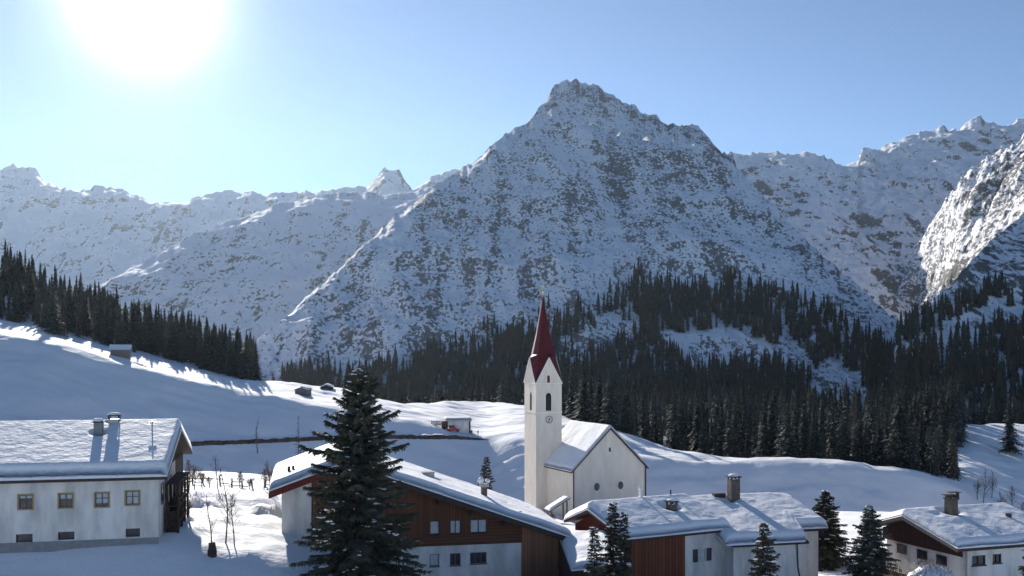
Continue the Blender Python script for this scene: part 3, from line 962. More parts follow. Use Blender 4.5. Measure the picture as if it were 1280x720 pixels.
    MB().tube([(-9.1, 2, zt(-9.1)), (-9.1, 2, zt(-9.1) + 1.0)], .12).build("vent_pipe", M["fascia"], o)
    MB().tube([(-8.8, 2.2, zt(-8.9)), (-8.8, 2.2, zt(-8.9) + .95)], .1).build("vent_pipe", M["fascia"], o)


chalet()


# ------------------------------------------------------------------ church
def church():
    o = thing("church", "white village church with a slender dark red spire", "church", (0, 0, 0), 0)
    ya = rad(12); cx, sx = math.cos(ya), math.sin(ya)
    # tower: front face 670..702 at depth 140, left face 652..670
    fr = at(673, 0, 138.0); fr.z = 0
    u = Vector((math.cos(rad(17)), math.sin(rad(17)), 0)); v = Vector((-u.y, u.x, 0))
    W = 3.55; zb = -25.5
    # the tower is rotated so its left face shows; local frame tl: x right along front, y back
    t = bpy.data.objects.new("tower", None)
    rz = rad(17)
    base = Vector((at(670, 0, 146).x, 146, 0))
    Wt = 4.05; D = 5.6

    def fz(py, Y=147.5): return -(py - H) / F * Y
    z1 = fz(479)                         # foot of the gables
    zt = fz(447)                         # gable tips
    za = fz(368)                         # spire point
    # body as the part "tower"
    tm = MB()
    z0 = zb
    win = [(1.5, 2.35, fz(513), fz(490))]
    gwin = [(1.65, 2.2, fz(478), fz(468) + .6)]
    wall_faces(tm, 0, Wt, z0, lambda s: z1, win, dep=.35)
    tm.face((0, D, z0), (0, 0, z0), (0, 0, z1), (0, D, z1))
    tm.face((Wt, 0, z0), (Wt, D, z0), (Wt, D, z1), (Wt, 0, z1))
    tm.face((Wt, D, z0), (0, D, z0), (0, D, z1), (Wt, D, z1))
    hg = fz(448) - z1
    for (a, b) in (((0, 0), (Wt, 0)), ((Wt, 0), (Wt, D)), ((Wt, D), (0, D)), ((0, D), (0, 0))):
        tm.face((a[0], a[1], z1), (b[0], b[1], z1), ((a[0] + b[0]) / 2, (a[1] + b[1]) / 2, z1 + hg))
    # arch head over the belfry opening
    tower = tm.build("tower", M["church"], o)
    tower.location = (base.x, base.y, 0); tower.rotation_euler = (0, 0, rz)
    # pointed arch of the belfry opening, its dark inside and trim
    def arch(x0, x1, zlo, zhi, y, mat, name, parent, pane_mat):
        xm = (x0 + x1) / 2; r = (x1 - x0) / 2
        pts = [(x0, zlo), (x1, zlo)] + [(xm + r * math.cos(q), zhi + r * 1.15 * math.sin(q)) for q in np.linspace(0, math.pi, 11)]
        p = MB().face(*[(a, y - .012, b) for a, b in pts]).build(name, pane_mat, parent)
        out = MB(); k = .14
        po = [(x0 - k, zlo)] + [(x0 - k, zhi)] + [(xm - (r + k) * math.cos(q), zhi + (r * 1.15 + k) * math.sin(q)) for q in np.linspace(0, math.pi, 11)] + [(x1 + k, zhi), (x1 + k, zlo)]
        pi_ = [(x0, zlo)] + [(x0, zhi)] + [(xm - r * math.cos(q), zhi + r * 1.15 * math.sin(q)) for q in np.linspace(0, math.pi, 11)] + [(x1, zhi), (x1, zlo)]
        for i in range(len(po) - 1):
            a, b, c, d = po[i], po[i + 1], pi_[i + 1], pi_[i]
            out.prism([(a[0], y - .06, a[1]), (b[0], y - .06, b[1]), (c[0], y - .06, c[1]), (d[0], y - .06, d[1])], (0, 0, 0), (0, .05, 0))
        out.build("surround", mat, p)
        return p
    a = arch(1.5, 2.4, fz(513), fz(495), 0, M["trim"], "belfry_window", tower, M["black"])
    m = MB()
    for k in range(7):
        zz = fz(512) + k * .3
        m.box(1.52, 2.38, -.05, -.014, zz, zz + .07)
    m.build("louvre", M["shutter"], a)
    a = arch(1.72, 2.18, fz(478), fz(471), 0, M["trim"], "gable_window", tower, M["redtrim"])
    MB().box(1.70, 1.74, -.03, -.013, 0, 0.01).build("mullion", M["trim"], a)
    # same openings on the left face
    l = MB().face((-.012, 2.9, fz(513)), (-.012, 2.0, fz(513)), (-.012, 2.0, fz(494)), (-.012, 2.45, fz(489)), (-.012, 2.9, fz(494))).build("belfry_window", M["black"], tower)
    # string course, clock
    MB().box(-.07, Wt + .07, -.07, D + .07, fz(515.5), fz(514.2)).build("string_course", M["trim"], tower)
    MB().box(-.06, Wt + .06, -.06, D + .06, z1 - .06, z1 + .06).build("cornice", M["trim"], tower)
    ck = MB(); cxx, czz, r = 2.05, fz(524), .55
    ck.face(*[(cxx + r * math.cos(q), -.03, czz + r * math.sin(q)) for q in np.linspace(0, 2 * math.pi, 25)[:-1]])
    ck = ck.build("clock", M["dial"], tower)
    h = MB(); 
    for k in range(12):
        q = k * math.pi / 6
        c_, s_ = math.cos(q), math.sin(q)
        h.face(*[(cxx + c_ * a_ - s_ * b_, -.045, czz + s_ * a_ + c_ * b_) for a_, b_ in ((.38, -.03), (.48, -.03), (.48, .03), (.38, .03))])
    for k in range(24):
        q0, q1 = k * math.pi / 12, (k + 1) * math.pi / 12
        h.face(*[(cxx + a_ * math.cos(q), -.04, czz + a_ * math.sin(q)) for a_, q in ((.5, q0), (.56, q0), (.56, q1), (.5, q1))])
    h.build("dial_markings", M["black"], ck)
    for L_, q, w_ in ((.3, rad(60), .09), (.42, rad(250), .07)):
        c_, s_ = math.cos(q), math.sin(q)
        MB().face(*[(cxx + c_ * a_ - s_ * b_, -.055, czz + s_ * a_ + c_ * b_) for a_, b_ in ((-.06, -w_), (L_, -w_ * .5), (L_, w_ * .5), (-.06, w_))]).build("hand", M["black"], ck)
    # eight-sided spire rising between the four gables
    sp = MB(); c0 = (Wt / 2, D / 2)
    zc = z1 + .1; tips = z1 + hg + .1
    ring = [(-.12, -.12, zc), (Wt / 2, -.12, tips), (Wt + .12, -.12, zc), (Wt + .12, D / 2, tips), (Wt + .12, D + .12, zc), (Wt / 2, D + .12, tips), (-.12, D + .12, zc), (-.12, D / 2, tips)]
    mids = []
    zm = fz(443)
    for (x, y, z) in ring:
        k = .60 if z < tips - .01 else .74
        mids.append((c0[0] + (x - c0[0]) * k, c0[1] + (y - c0[1]) * k, zm))
    apex = (c0[0], c0[1], za)
    hi = [(c0[0] + (x - c0[0]) * .60, c0[1] + (y - c0[1]) * .60, fz(417)) for x, y, z in mids]
    hi2 = [(c0[0] + (x - c0[0]) * .28, c0[1] + (y - c0[1]) * .28, fz(391)) for x, y, z in mids]
    for i in range(8):
        j = (i + 1) % 8
        sp.face(ring[i], ring[j], mids[j], mids[i]); sp.face(mids[i], mids[j], hi[j], hi[i]); sp.face(hi[i], hi[j], hi2[j], hi2[i]); sp.face(hi2[i], hi2[j], apex)
    spire = sp.build("spire", M["spire"], o)
    spire.location = tower.location; spire.rotation_euler = tower.rotation_euler
    # pale copings on the gables, hugging the spire
    cp = MB()
    cor = [(0, 0), (Wt, 0), (Wt, D), (0, D)]
    for i in range(4):
        a = Vector((*cor[i], z1)); b = Vector((*cor[(i + 1) % 4], z1)); mm = (a + b) / 2; mm.z = z1 + hg + .12
        outn = Vector(((a + b).x / 2 - c0[0], (a + b).y / 2 - c0[1], 0)).normalized() * .1
        cp.tube([a + outn, mm + outn], .09, 5); cp.tube([b + outn, mm + outn], .09, 5)
    cp.build("gable_coping", M["trim"], tower)
    fin = MB().tube([apex, (apex[0], apex[1], za + 1.1)], .06, 6).blob((apex[0], apex[1], za + .55), .24, nu=10, nv=8, jit=0).box(apex[0] - .32, apex[0] + .32, apex[1] - .04, apex[1] + .04, za + 1.2, za + 1.28).box(apex[0] - .04, apex[0] + .04, apex[1] - .04, apex[1] + .04, za + .9, za + 1.65)
    fin.build("finial", M["gold"], spire)
    # nave: gable wall toward us (715..815), ridge going back-left
    gl = at(717, 0, 139); gr = at(815, 0, 143.2)
    d = (gr - gl); d.z = 0; Wn = d.length; ang = math.atan2(d.y, d.x) + rad(10)
    ang = rad(25)
    Wn = 11.9
    n = bpy.data.objects.new("nave", None)
    zE = fz(588, 139); zR = fz(536, 142)
    L = 11.5
    nv = MB()
    cp_ = lambda s: min(zE + (zR - zE) * s / (Wn / 2), zR - (zR - zE) * (s - Wn / 2) / (Wn / 2))
    ops = [(Wn / 2 - .2, Wn / 2 + .2, fz(565, 141), fz(560, 141))]
    wall_faces(nv, 0, Wn, zb, cp_, ops, breaks=(Wn / 2,), dep=.3)
    nv.face((0, L, zb), (0, 0, zb), (0, 0, zE), (0, L, zE))
    nv.face((Wn, 0, zb), (Wn, L, zb), (Wn, L, zE), (Wn, 0, zE))
    nv.face((Wn, L, zb), (0, L, zb), (0, L, zE), (Wn / 2, L, zR), (Wn, L, zE))
    nav = nv.build("nave", M["church"], o)
    nav.location = (gl.x, gl.y, 0); nav.rotation_euler = (0, 0, ang)
    MB().face((Wn / 2 - .2, .25, fz(565, 141)), (Wn / 2 + .2, .25, fz(565, 141)), (Wn / 2 + .2, .25, fz(560, 141)), (Wn / 2 - .2, .25, fz(560, 141))).build("small_window", M["glass"], nav)
    for xx in (3.75, 7.7):
        w = MB(); zz = fz(608, 141)
        w.face(*[(xx + .48 * math.cos(q), -.02, zz + .58 * math.sin(q)) for q in np.linspace(0, 2 * math.pi, 21)[:-1]])
        w = w.build("oval_window", M["glass"], nav)
        ring_ = MB()
        qs = np.linspace(0, 2 * math.pi, 21)
        for q0, q1 in zip(qs[:-1], qs[1:]):
            ring_.prism([(xx + a_ * math.cos(q) * .48, -.07, zz + a_ * math.sin(q) * .58) for a_, q in ((1, q0), (1, q1), (1.2, q1), (1.2, q0))], (0, 0, 0), (0, .05, 0))
        ring_.build("surround", M["trim"], w)
        MB().box(xx - .03, xx + .03, -.05, -.025, zz - .56, zz + .56).box(xx - .46, xx + .46, -.052, -.027, zz - .03, zz + .03).build("bars", M["fascia"], w)
    # side window recesses on the left wall, drainpipes
    MB().tube([(-.05, -.1, zE), (-.05, -.1, zb)], .09, 6).build("drainpipe", M["fascia"], nav)
    MB().tube([(Wn + .02, -.1, zE), (Wn + .02, -.1, zb)], .09, 6).build("drainpipe", M["fascia"], nav)
    MB().box(-.02, -.005, 3.2, 3.8, fz(627, 141), fz(622, 141)).build("small_window", M["glass"], nav)
    # roof: boards and dark verge
    ov = .35
    zt_ = lambda s: zR + .22 - (zR - zE) / (Wn / 2) * abs(s - Wn / 2)
    s0, s1 = -.45, Wn + .45
    prof = [(s0, zt_(s0) - .18), (Wn / 2, zt_(Wn / 2) - .18), (s1, zt_(s1) - .18), (s1, zt_(s1)), (Wn / 2, zt_(Wn / 2)), (s0, zt_(s0))]
    rb = MB().prism([(a_, -ov, b_) for a_, b_ in prof][::-1], (0, -ov, 0), (0, L + ov, 0)).build("nave_roof", M["fascia"], nav)

    def P(u_, v_):
        s = s0 + (s1 - s0) * u_
        return (s, -ov + .12 + (L + 2 * ov - .12) * v_, zt_(s) + .02)
    snow_sheet("snow_blanket", P, 70, 60, .42, M["roofsnow"], nav, .3, .3, 13, 12, 25, .04)
    # choir behind: lower roof between nave and tower
    # lean roof linking the nave and tower
    return o


church()

# covered stair rail by the church wall
def stair_canopy():
    o = thing("stair_canopy", "small snow topped wooden stair canopy between tower and nave", "canopy", (5.2, 134.0, -23.9), rad(20))
    for x in (0.1, 2.4):
        for y in (0, 1.3):
            MB().box(x, x + .22, y, y + .22, -.4, 2.1 + x * .55).build("post", M["greywood"], o)
    MB().prism([(-.2, -.15, 2.1), (2.9, -.15, 3.75), (2.9, -.15, 3.95), (-.2, -.15, 2.3)], (0, 0, 0), (0, 1.8, 0)).build("roof", M["greywood"], o)
    snow_sheet("snow", lambda u, v: (-.2 + 3.1 * u, -.15 + 1.8 * v, 2.3 + 1.65 * u + .01), 20, 12, .22, M["roofsnow"], o, .2, .2, 3.1, 1.8, 31, .03)


stair_canopy()


# ------------------------------------------------------------------ long house with two wings, right of centre
def winged_house():
    o = thing("village_house", "rambling house with two snow laden wings, red brown boards and a shuttered window", "house", (0, 0, 0), 0)
    # wing A
    A = Matrix.Translation((8.42, 70.5, -19.6)) @ Matrix.Rotation(rad(27), 4, 'Z')
    def put(ob, Mx=A): ob.matrix_local = Mx; return ob
    zz = lambda w: w + 19.6
    ye, yr, yb = 0.0, 5.2, 8.8
    zr, ze, zk = zz(-12.05), zz(-13.45), zz(-13.4)
    top = ze - .2
    w = MB(); op = (6.45, 7.25, zz(-15.75), zz(-14.8))
    wall_faces(w, 5.25, 9.3, -1, lambda s: top + .12, [op], y=.5)
    w.face((9.3, .5, -1), (9.3, 8, -1), (9.3, 8, top), (9.3, .5, top))
    w.face((9.3, 8.3, -1), (.4, 8.3, -1), (.4, 8.3, zk - .2), (9.3, 8.3, zk - .2))
    wall = put(w.build("white_wall", M["plaster"], o))
    b = MB(); wall_faces(b, .4, 5.25, -1, lambda s: top + .12, y=.45); b = put(b.build("board_wall", M["plank3"], o))
    g = MB()
    g.face((.4, 8.3, -1), (.4, .5, -1), (.4, .5, top), (.4, yr, zr - .25), (.4, 8.3, zk - .2))
    put(g.build("red_gable", M["redwood"], o))
    win = window(o, *op, y=.5, bars=1, pane=M["curtain"]); put(win)
    sh = MB().box(op[0] - .45, op[0] - .03, .42, .47, op[2], op[3]).build("shutter", M["shutter"], o); put(sh)
    sh = MB().box(op[1] + .03, op[1] + .45, .42, .47, op[2], op[3]).build("shutter", M["shutter"], o); put(sh)
    prf = [(ye, ze - .16), (yr, zr - .2), (yb, zk - .16), (yb, zk), (yr, zr), (ye, ze)]
    put(MB().prism([(-.35, a_, b_) for a_, b_ in prf], (0, 0, 0), (9.6, 0, 0)).build("roof", M["fascia"], o))
    pr = gable_profile(ye, ze + .01, yr, zr + .01, yb, zk + .01)
    put(snow_sheet("snow_blanket", lambda u, v: (-.4 + 9.7 * u, *pr(v)), 90, 80, .68, M["roofsnow"], o, .5, .45, 9.7, 8.8, 41, .035, holes=[(.66, .36, .7, .35)]))
    c = chimney(o, 5.9, 3.0, zz(-13.2), zz(-11.75), .62); put(c)
    # small vents near the ridge
    put(MB().tube([(4.6, 5.4, zr), (4.6, 5.4, zr + 1.25)], .09).blob((4.6, 5.4, zr + 1.3), .16, nu=7, nv=5).build("vent_pipe", M["treesnow"], o))
    put(MB().tube([(7.4, 5.2, zr), (7.4, 5.2, zr + 1.05)], .06).build("vent_pipe", M["fascia"], o))
    # wing B
    B = Matrix.Translation((16.5, 73.2, -19.6)) @ Matrix.Rotation(rad(14), 4, 'Z')
    e0, e1 = zz(-14.4), zz(-14.0)
    rB = zz(-12.6); yR = 8.0
    w = MB(); wall_faces(w, .2, 5.9, -1, lambda s: e0 - .1, y=.45)
    w.face((5.9, .45, -1), (5.9, 2.6, -1), (5.9, 2.6, e0), (5.9, .45, e0))
    w.face((5.9, 2.6, -1), (8.6, 2.6, -1), (8.6, 2.6, e1 - .1), (5.9, 2.6, e1 - .1))
    w.face((8.6, 2.6, -1), (8.6, 12, -1), (8.6, 12, e1 - .1), (8.6, yR, rB - .2), (8.6, 2.6, e1 - .1))
    w.face((.2, 12, -1), (.2, .45, -1), (.2, .45, e0 - .1), (.2, yR, rB - .2), (.2, 12, e0))
    w.face((8.6, 12, -1), (.2, 12, -1), (.2, 12, e1), (8.6, 12, e1))
    put(w.build("white_wall", M["plaster"], o), B)
    kB = (rB - e0) / yR
    z_at = lambda y: e0 + kB * y
    prf = lambda y0: [(y0, z_at(y0) - .16), (yR, rB - .2), (12.6, z_at(3.4) - .2), (12.6, z_at(3.4)), (yR, rB), (y0, z_at(y0))]
    put(MB().prism([(0, a_, b_) for a_, b_ in prf(0.0)], (0, 0, 0), (6.25, 0, 0)).prism([(6.252, a_, b_) for a_, b_ in prf(2.2)], (0, 0, 0), (2.95, 0, 0)).build("roof", M["fascia"], o), B)

    def PB(u, v):
        s = -.6 + 9.85 * u
        y0 = -.03 + 2.25 * float(sm(5.9, 6.6, s))
        y = 12.6 * v if v > .35 else y0 + (12.6 * .35 - y0) * (v / .35)
        z = z_at(y) if y < yR else rB - (y - yR) * (rB - z_at(3.4)) / 4.6
        return (s, y, z + .01)
    put(snow_sheet("snow_blanket", PB, 100, 90, .78, M["roofsnow"], o, .6, .5, 9.8, 12.6, 47, .04, holes=[(.36, .55, .7, .3)]), B)
    c = chimney(o, 3.6, 7.2, rB - .3, rB + 2.1, .78); put(c, B)
    put(MB().box(2.0, 3.0, 7.4, 7.9, rB + .6, rB + .95).build("roof_hatch", M["fascia"], o), B)
    put(MB().tube([(5.4, .3, e0 - .15), (5.55, .42, 3.2), (5.7, .4, 2.4)], .05).build("drainpipe", M["fascia"], o), B)
    return o


winged_house()


def lean_to():
    o = thing("shed", "low dark shed with a curling snow roof between the chalet and the red gable", "shed", (0, 0, 0), 0)
    p = [at(697, 668, 76.2), at(757, 668, 73.0), at(790, 708, 66.5), at(714, 714, 67.5)]
    def P(u, v):
        a = p[0].lerp(p[1], u); b = p[3].lerp(p[2], u)
        q = a.lerp(b, v); q.z -= .25 * math.sin(v * math.pi) * 0 ; return (q.x, q.y, q.z)
    pr = MB(); q = [Vector(P(0, 0)), Vector(P(1, 0)), Vector(P(1, 1)), Vector(P(0, 1))]
    pr.prism([v - Vector((0, 0, .2)) for v in q], (0, 0, 0), (0, 0, .17)); pr.build("roof", M["fascia"], o)
    w = MB(); zb = -19.8
    c = (q[0] + q[1] + q[2] + q[3]) / 4
    k = [c + (v - c) * .985 - Vector((0, 0, .2)) for v in q]
    for i in range(4):
        a, b = k[i], k[(i + 1) % 4]
        w.face((a.x, a.y, zb), (b.x, b.y, zb), b, a)
    w.build("wall", M["darkwood"], o)
    snow_sheet("snow_blanket", P, 30, 50, .5, M["roofsnow"], o, .4, .5, 3.2, 8, 53, .07)


lean_to()


# ------------------------------------------------------------------ house at the right edge
def right_house():
    o = thing("house", "house with a broad dark brown gable and a tall chimney on its snowy roof", "house", (31.2, 68.0, -18.6), rad(18))
    z = lambda w: w + 18.6
    yr, yb = 5.6, 9.6
    ze, zr, zk = z(-13.6), z(-12.2), z(-13.5)
    wins = [(1.3, 2.5, z(-15.0), z(-14.3)), (3.1, 3.9, z(-14.95), z(-14.3))]
    w = MB(); wall_faces(w, .5, 11, -1, lambda s: ze - .1, wins, y=.6)
    w.face((.9, 9, -1), (.9, .6, -1), (.9, .6, ze - .75), (.9, 9, ze - .75))
    w.face((11, .6, -1), (11, 9, -1), (11, 9, zk), (11, yr, zr - .2), (11, .6, ze))
    w.face((11, 9, -1), (.9, 9, -1), (.9, 9, zk), (11, 9, zk))
    w.face((.5, .6, -1), (.9, .6, -1), (.9, .6, ze - .1), (.5, .6, ze - .1))
    w.build("wall", M["plaster"], o)
    g = MB().face((.5, 9, ze - .9), (.5, .6, ze - .75), (.5, .6, ze - .1), (.5, yr, zr - .22), (.5, 9.0, zk - .15)).face((.5, 9, ze - .9), (.9, 9, ze - .9), (.9, .6, ze - .75), (.5, .6, ze - .75))
    g.build("brown_gable", M["gablewood"], o)
    for a in wins:
        window(o, *a, y=.6, bars=1, frame_mat=M["shutter"], cross=False)
    for y in (2.6, 4.6, 6.8):
        wd = MB().box(.86, .895, y, y + .9, z(-15.4), z(-14.75)).build("window", M["glass"], o)
        MB().box(.83, .858, y - .08, y, z(-15.45), z(-14.7)).box(.83, .858, y + .9, y + .98, z(-15.45), z(-14.7)).box(.83, .858, y, y + .9, z(-14.75), z(-14.7)).build("frame", M["redtrim"], wd)
    prf = [(0, ze - .2), (yr, zr - .24), (yb, zk - .2), (yb, zk), (yr, zr), (0, ze)]
    MB().prism([(-.5, a_, b_) for a_, b_ in prf], (0, 0, 0), (10, 0, 0)).build("roof", M["fascia"], o)
    bb = MB().prism([(-.54, 0, ze - .22), (-.54, yr, zr - .26), (-.54, yr, zr), (-.54, 0, ze)], (0, 0, 0), (.036, 0, 0)).prism([(-.54, yr + .002, zr - .26), (-.54, yb, zk - .22), (-.54, yb, zk), (-.54, yr + .002, zr)], (0, 0, 0), (.036, 0, 0))
    bb.build("barge_board", M["greywood"], o)
    pr = gable_profile(0, ze + .01, yr, zr + .01, yb, zk + .01)
    snow_sheet("snow_blanket", lambda u, v: (-.5 + 10.0 * u, *pr(v)), 100, 90, .55, M["roofsnow"], o, .4, .5, 10, 9.6, 61, .04, holes=[(.36, .49, .7, .3), (.2, .45, .4, .1)])
    c = chimney(o, 3.1, 4.6, zr - .5, zr + 1.25, .66, cap=False)
    m = MB().box(2.7, 3.5, 4.2, 5.0, zr + 1.25, zr + 1.33)
    for q in (2.8, 3.3):
        m.box(q, q + .1, 4.3, 4.9, zr + 1.33, zr + 1.55)
    m.box(2.45, 3.35, 4.3, 4.9, zr + 1.55, zr + 1.6).box(2.9, 3.85, 4.35, 4.85, zr + 1.72, zr + 1.77).tube([(3.6, 4.5, zr + 1.2), (3.6, 4.5, zr + 1.75)], .12)
    m.build("cap", M["fascia"], c)
    MB().box(6.9, 7.2, 3.0, 3.3, zr - .4, zr + .2).build("vent_pipe", M["fascia"], o)


right_house()


# ------------------------------------------------------------------ huts on the hill
def hut(name, label, cat, px, Y, w, d, h, ry, wallm, rise=.5, snow=.35, gable_front=False, emb=.3):
    x = (px - 640) / F * Y
    o = thing(name, label, cat, (x, Y, gz(x, Y) - emb), ry)
    m = MB()
    if gable_front:
        m.face((-w / 2, 0, -1.5), (w / 2, 0, -1.5), (w / 2, 0, h), (0, 0, h + rise), (-w / 2, 0, h))
        m.face((w / 2, d, -1.5), (-w / 2, d, -1.5), (-w / 2, d, h), (0, d, h + rise), (w / 2, d, h))
        m.face((-w / 2, d, -1.5), (-w / 2, 0, -1.5), (-w / 2, 0, h), (-w / 2, d, h)).face((w / 2, 0, -1.5), (w / 2, d, -1.5), (w / 2, d, h), (w / 2, 0, h))
        prof = lambda s: h + rise * (1 - abs(s) / (w / 2))
        m.build("wall", wallm, o)
        e = w / 2 + .3
        MB().prism([(-e, -.3, prof(e) - .02), (0, -.3, h + rise), (e, -.3, prof(e) - .02), (e, -.3, prof(e) + .1), (0, -.3, h + rise + .12), (-e, -.3, prof(e) + .1)], (0, 0, 0), (0, d + .6, 0)).build("roof", M["darkwood"], o)
        snow_sheet("snow", lambda u, v: (-e + 2 * e * u, -.35 + (d + .7) * v, prof(-e + 2 * e * u) + .12), 20, 14, snow, M["roofsnow"], o, .4, .3, 2 * e, d, 71, .04)
    else:
        m.box(-w / 2, w / 2, 0, d, -1.5, h); 
        m.prism([(-w / 2, 0, h), (-w / 2, d, h), (-w / 2, d / 2, h + rise)], (0, 0, 0), (w, 0, 0))
        m.build("wall", wallm, o)
        pr = gable_profile(-.45, h - rise * .9 / d, d / 2, h + rise, d + .45, h - rise * .9 / d)
        q = [(-.45, h - rise * .9 / d), (d / 2, h + rise), (d + .45, h - rise * .9 / d), (d + .45, h - rise * .9 / d + .12), (d / 2, h + rise + .12), (-.45, h - rise * .9 / d + .12)]
        MB().prism([(-w / 2 - .4, a_, b_) for a_, b_ in q], (0, 0, 0), (w + .8, 0, 0)).build("roof", M["darkwood"], o)
        snow_sheet("snow", lambda u, v: (-w / 2 - .45 + (w + .9) * u, pr(v)[0], pr(v)[1] + .13), 24, 20, snow, M["roofsnow"], o, .4, .4, w, d, 73, .03)
    return o


hut("hay_hut", "grey hay hut with a thin snow roof at the forest edge on the left hill", "hut", 150, 312, 5.8, 5.2, 2.6, rad(18), M["greywood"], rise=1.3, snow=.3)
hut("hay_hut", "dark gabled hay hut half buried in bright snow above the big spruce", "hut", 376, 322, 4.0, 4.5, 2.0, rad(-8), M["greywood"], rise=.7, snow=.5, gable_front=True)
hut("hay_hut", "tiny dark hut just left of the spruce top, at the forest foot", "hut", 408, 350, 4.2, 4, 1.6, rad(5), M["darkwood"], rise=.8, snow=.5, gable_front=True, emb=.9)
BX = (573 - 640) / F * 306
BZ = gz(BX, 306)
hb2 = hut("barn", "small white walled barn with a flat snow roof on the sunny hill", "barn", 573, 306, 7.6, 5.5, 3.6, rad(8), M["plaster"], rise=.35, snow=.75, emb=.2)
MB().box(-3.82, -3.3, -.06, -.01, -.5, 3.4).build("corner_board", M["darkwood"], hb2)
MB().box(3.3, 3.82, -.06, -.01, -.5, 3.4).build("corner_board", M["darkwood"], hb2)
MB().box(-2.9, -1.2, -.05, -.012, -.5, 2.2).build("door", M["redtrim"], hb2)


def red_car():
    x, Y = BX - 1.4, 302.5
    o = thing("parked_car", "red car parked in front of the white barn on the hill", "car", (x, Y, gz(x, Y)), rad(5))
    prof = [(-1.9, .3), (1.9, .3), (1.95, .8), (1.2, .95), (.7, 1.45), (-1.0, 1.5), (-1.7, 1.0), (-1.95, .9)]
    MB().prism([(a, -.8, b) for a, b in prof], (0, 0, 0), (0, 1.6, 0)).build("body", M["red"], o)
    MB().prism([(a, -.815, b) for a, b in ((-1.35, 1.0), (1.0, 1.0), (.62, 1.38), (-.9, 1.42))], (0, 0, 0), (0, .012, 0)).build("window", M["glass"], o)
    for sx in (-1.2, 1.25):
        for y in (-.83, .65):
            MB().tube([(sx, y, .33), (sx, y + .18, .33)], .33, 14).build("wheel", M["black"], o)


red_car()


def board_fence():
    x, Y = BX - 6.5, 306
    o = thing("board_fence", "short weathered board fence left of the barn", "fence", (x, Y, gz(x, Y)), rad(-4))
    for z in (.25, .7, 1.15):
        MB().box(-2.0, 3.0, 0, .06, z, z + .3).build("board", M["greywood"], o)
    for sx in (-2, -.3, 1.4, 2.9):
        MB().box(sx, sx + .14, .065, .2, -.3, 1.7).build("post", M["darkwood"], o)


board_fence()


def wood_box():
    x, Y = BX - 4.3, 303
    o = thing("shed", "small brown lean-to crate between the fence and the red car", "shed", (x, Y, gz(x, Y) - .1), 0)
    MB().box(-.7, .7, 0, 1.4, -.2, 2.3).build("wall", M["brownh"], o)
    MB().prism([(-.85, -.15, 2.3), (.85, -.15, 2.55), (.85, -.15, 2.7), (-.85, -.15, 2.45)], (0, 0, 0), (0, 1.7, 0)).build("roof", M["darkwood"], o)
    MB().box(-.45, .35, -.04, -.004, -.1, 1.8).build("door", M["darkwood"], o)


wood_box()


def person(px, Y, mat, label, rz, walk=.2):
    x = (px - 640) / F * Y
    o = thing("person", label, "person", (x, Y, gz(x, Y) - .03), rz)
    J = [(0, 0, .95), (0, 0, 1.2), (0, 0, 1.42), (0, 0, 1.52), (0, -.02, 1.66),
         (-.1, 0, .9), (-.11, walk * .4, .5), (-.11, walk, .08), (-.11, walk - .16, .04),
         (.1, 0, .9), (.11, -walk * .4, .5), (.11, -walk, .08), (.11, -walk - .16, .04),
         (-.21, 0, 1.4), (-.27, -.05, 1.12), (-.27, -.2, .9), (.21, 0, 1.4), (.27, .05, 1.12), (.27, -.1, .9)]
    E = [(0, 1), (1, 2), (2, 3), (3, 4), (0, 5), (5, 6), (6, 7), (7, 8), (0, 9), (9, 10), (10, 11), (11, 12), (2, 13), (13, 14), (14, 15), (2, 16), (16, 17), (17, 18)]
    RR = [.17, .16, .15, .06, .11, .1, .075, .055, .05, .1, .075, .055, .05, .075, .055, .04, .075, .055, .04]
    me = bpy.data.meshes.new("body"); me.from_pydata(J, E, []); me.materials.append(mat)
    b = link("body", me, o)
    sk = b.modifiers.new("skin", 'SKIN')
    for i, r in enumerate(RR): me.skin_vertices[0].data[i].radius = (r, r)
    me.skin_vertices[0].data[0].use_root = True
    b.modifiers.new("sub", 'SUBSURF').render_levels = 2
    MB().blob((0, .01, 1.72), .115, (1, 1, .85), 10, 7, .02).build("cap", M["black"], o, True)


person(589.5, 303, M["clothes_a"], "person in dark blue standing right beside the barn", rad(20), .1)
person(597.5, 304, M["clothes_b"], "person in brown walking a few steps right of the barn", rad(-60), .25)


# long dark earth bank under the hill road
def bank():
    pxs = np.linspace(228, 612, 150)
    lo = np.interp(pxs, [228, 330, 400, 490, 560, 600, 612], [558, 554, 550.5, 548.5, 549, 550, 549.5])
    th = np.interp(pxs, [228, 300, 560, 590, 612], [5.5, 5.0, 5.0, 3.0, .6]) + 0.9 * fbm(pxs / 9, pxs * 0, 77, 3)
    V = []
    for k, (p, l, t) in enumerate(zip(pxs, lo, th)):
        # find the depth where the ground is seen at this row
        Ys = np.linspace(225, 300, 400); xs = (p - 640) / F * Ys
        rows = H - F * ground_z(xs, Ys) / Ys
        i = int(np.argmax(rows < l)); Y = Ys[i]
        z = -(l - H) / F * Y; hh = max(t, .4) / F * Y
        x = (p - 640) / F * Y
        V.append([(x, Y - .1, z - .5), (x, Y - .15, z), (x, Y - .05, z + hh * .6), (x, Y + .15, z + hh), (x, Y + 2.2 + .3, z + hh + .35), (x, Y + 4.5, z + hh - .4)])
    mb = MB()
    for k in range(len(V) - 1):
        for j in range(3):
            mb.face(V[k][j], V[k + 1][j], V[k + 1][j + 1], V[k][j + 1])
    o = mb.build("earth_bank", M["earth"])
    tag(o, "long dark retaining bank below the road on the shaded hill", "retaining wall")
    s = MB()
    for k in range(len(V) - 1):
        for j in (3, 4):
            s.face(V[k][j], V[k + 1][j], V[k + 1][j + 1], V[k][j + 1])
    s = s.build("snow_edge", M["snow"], o, True)


bank()


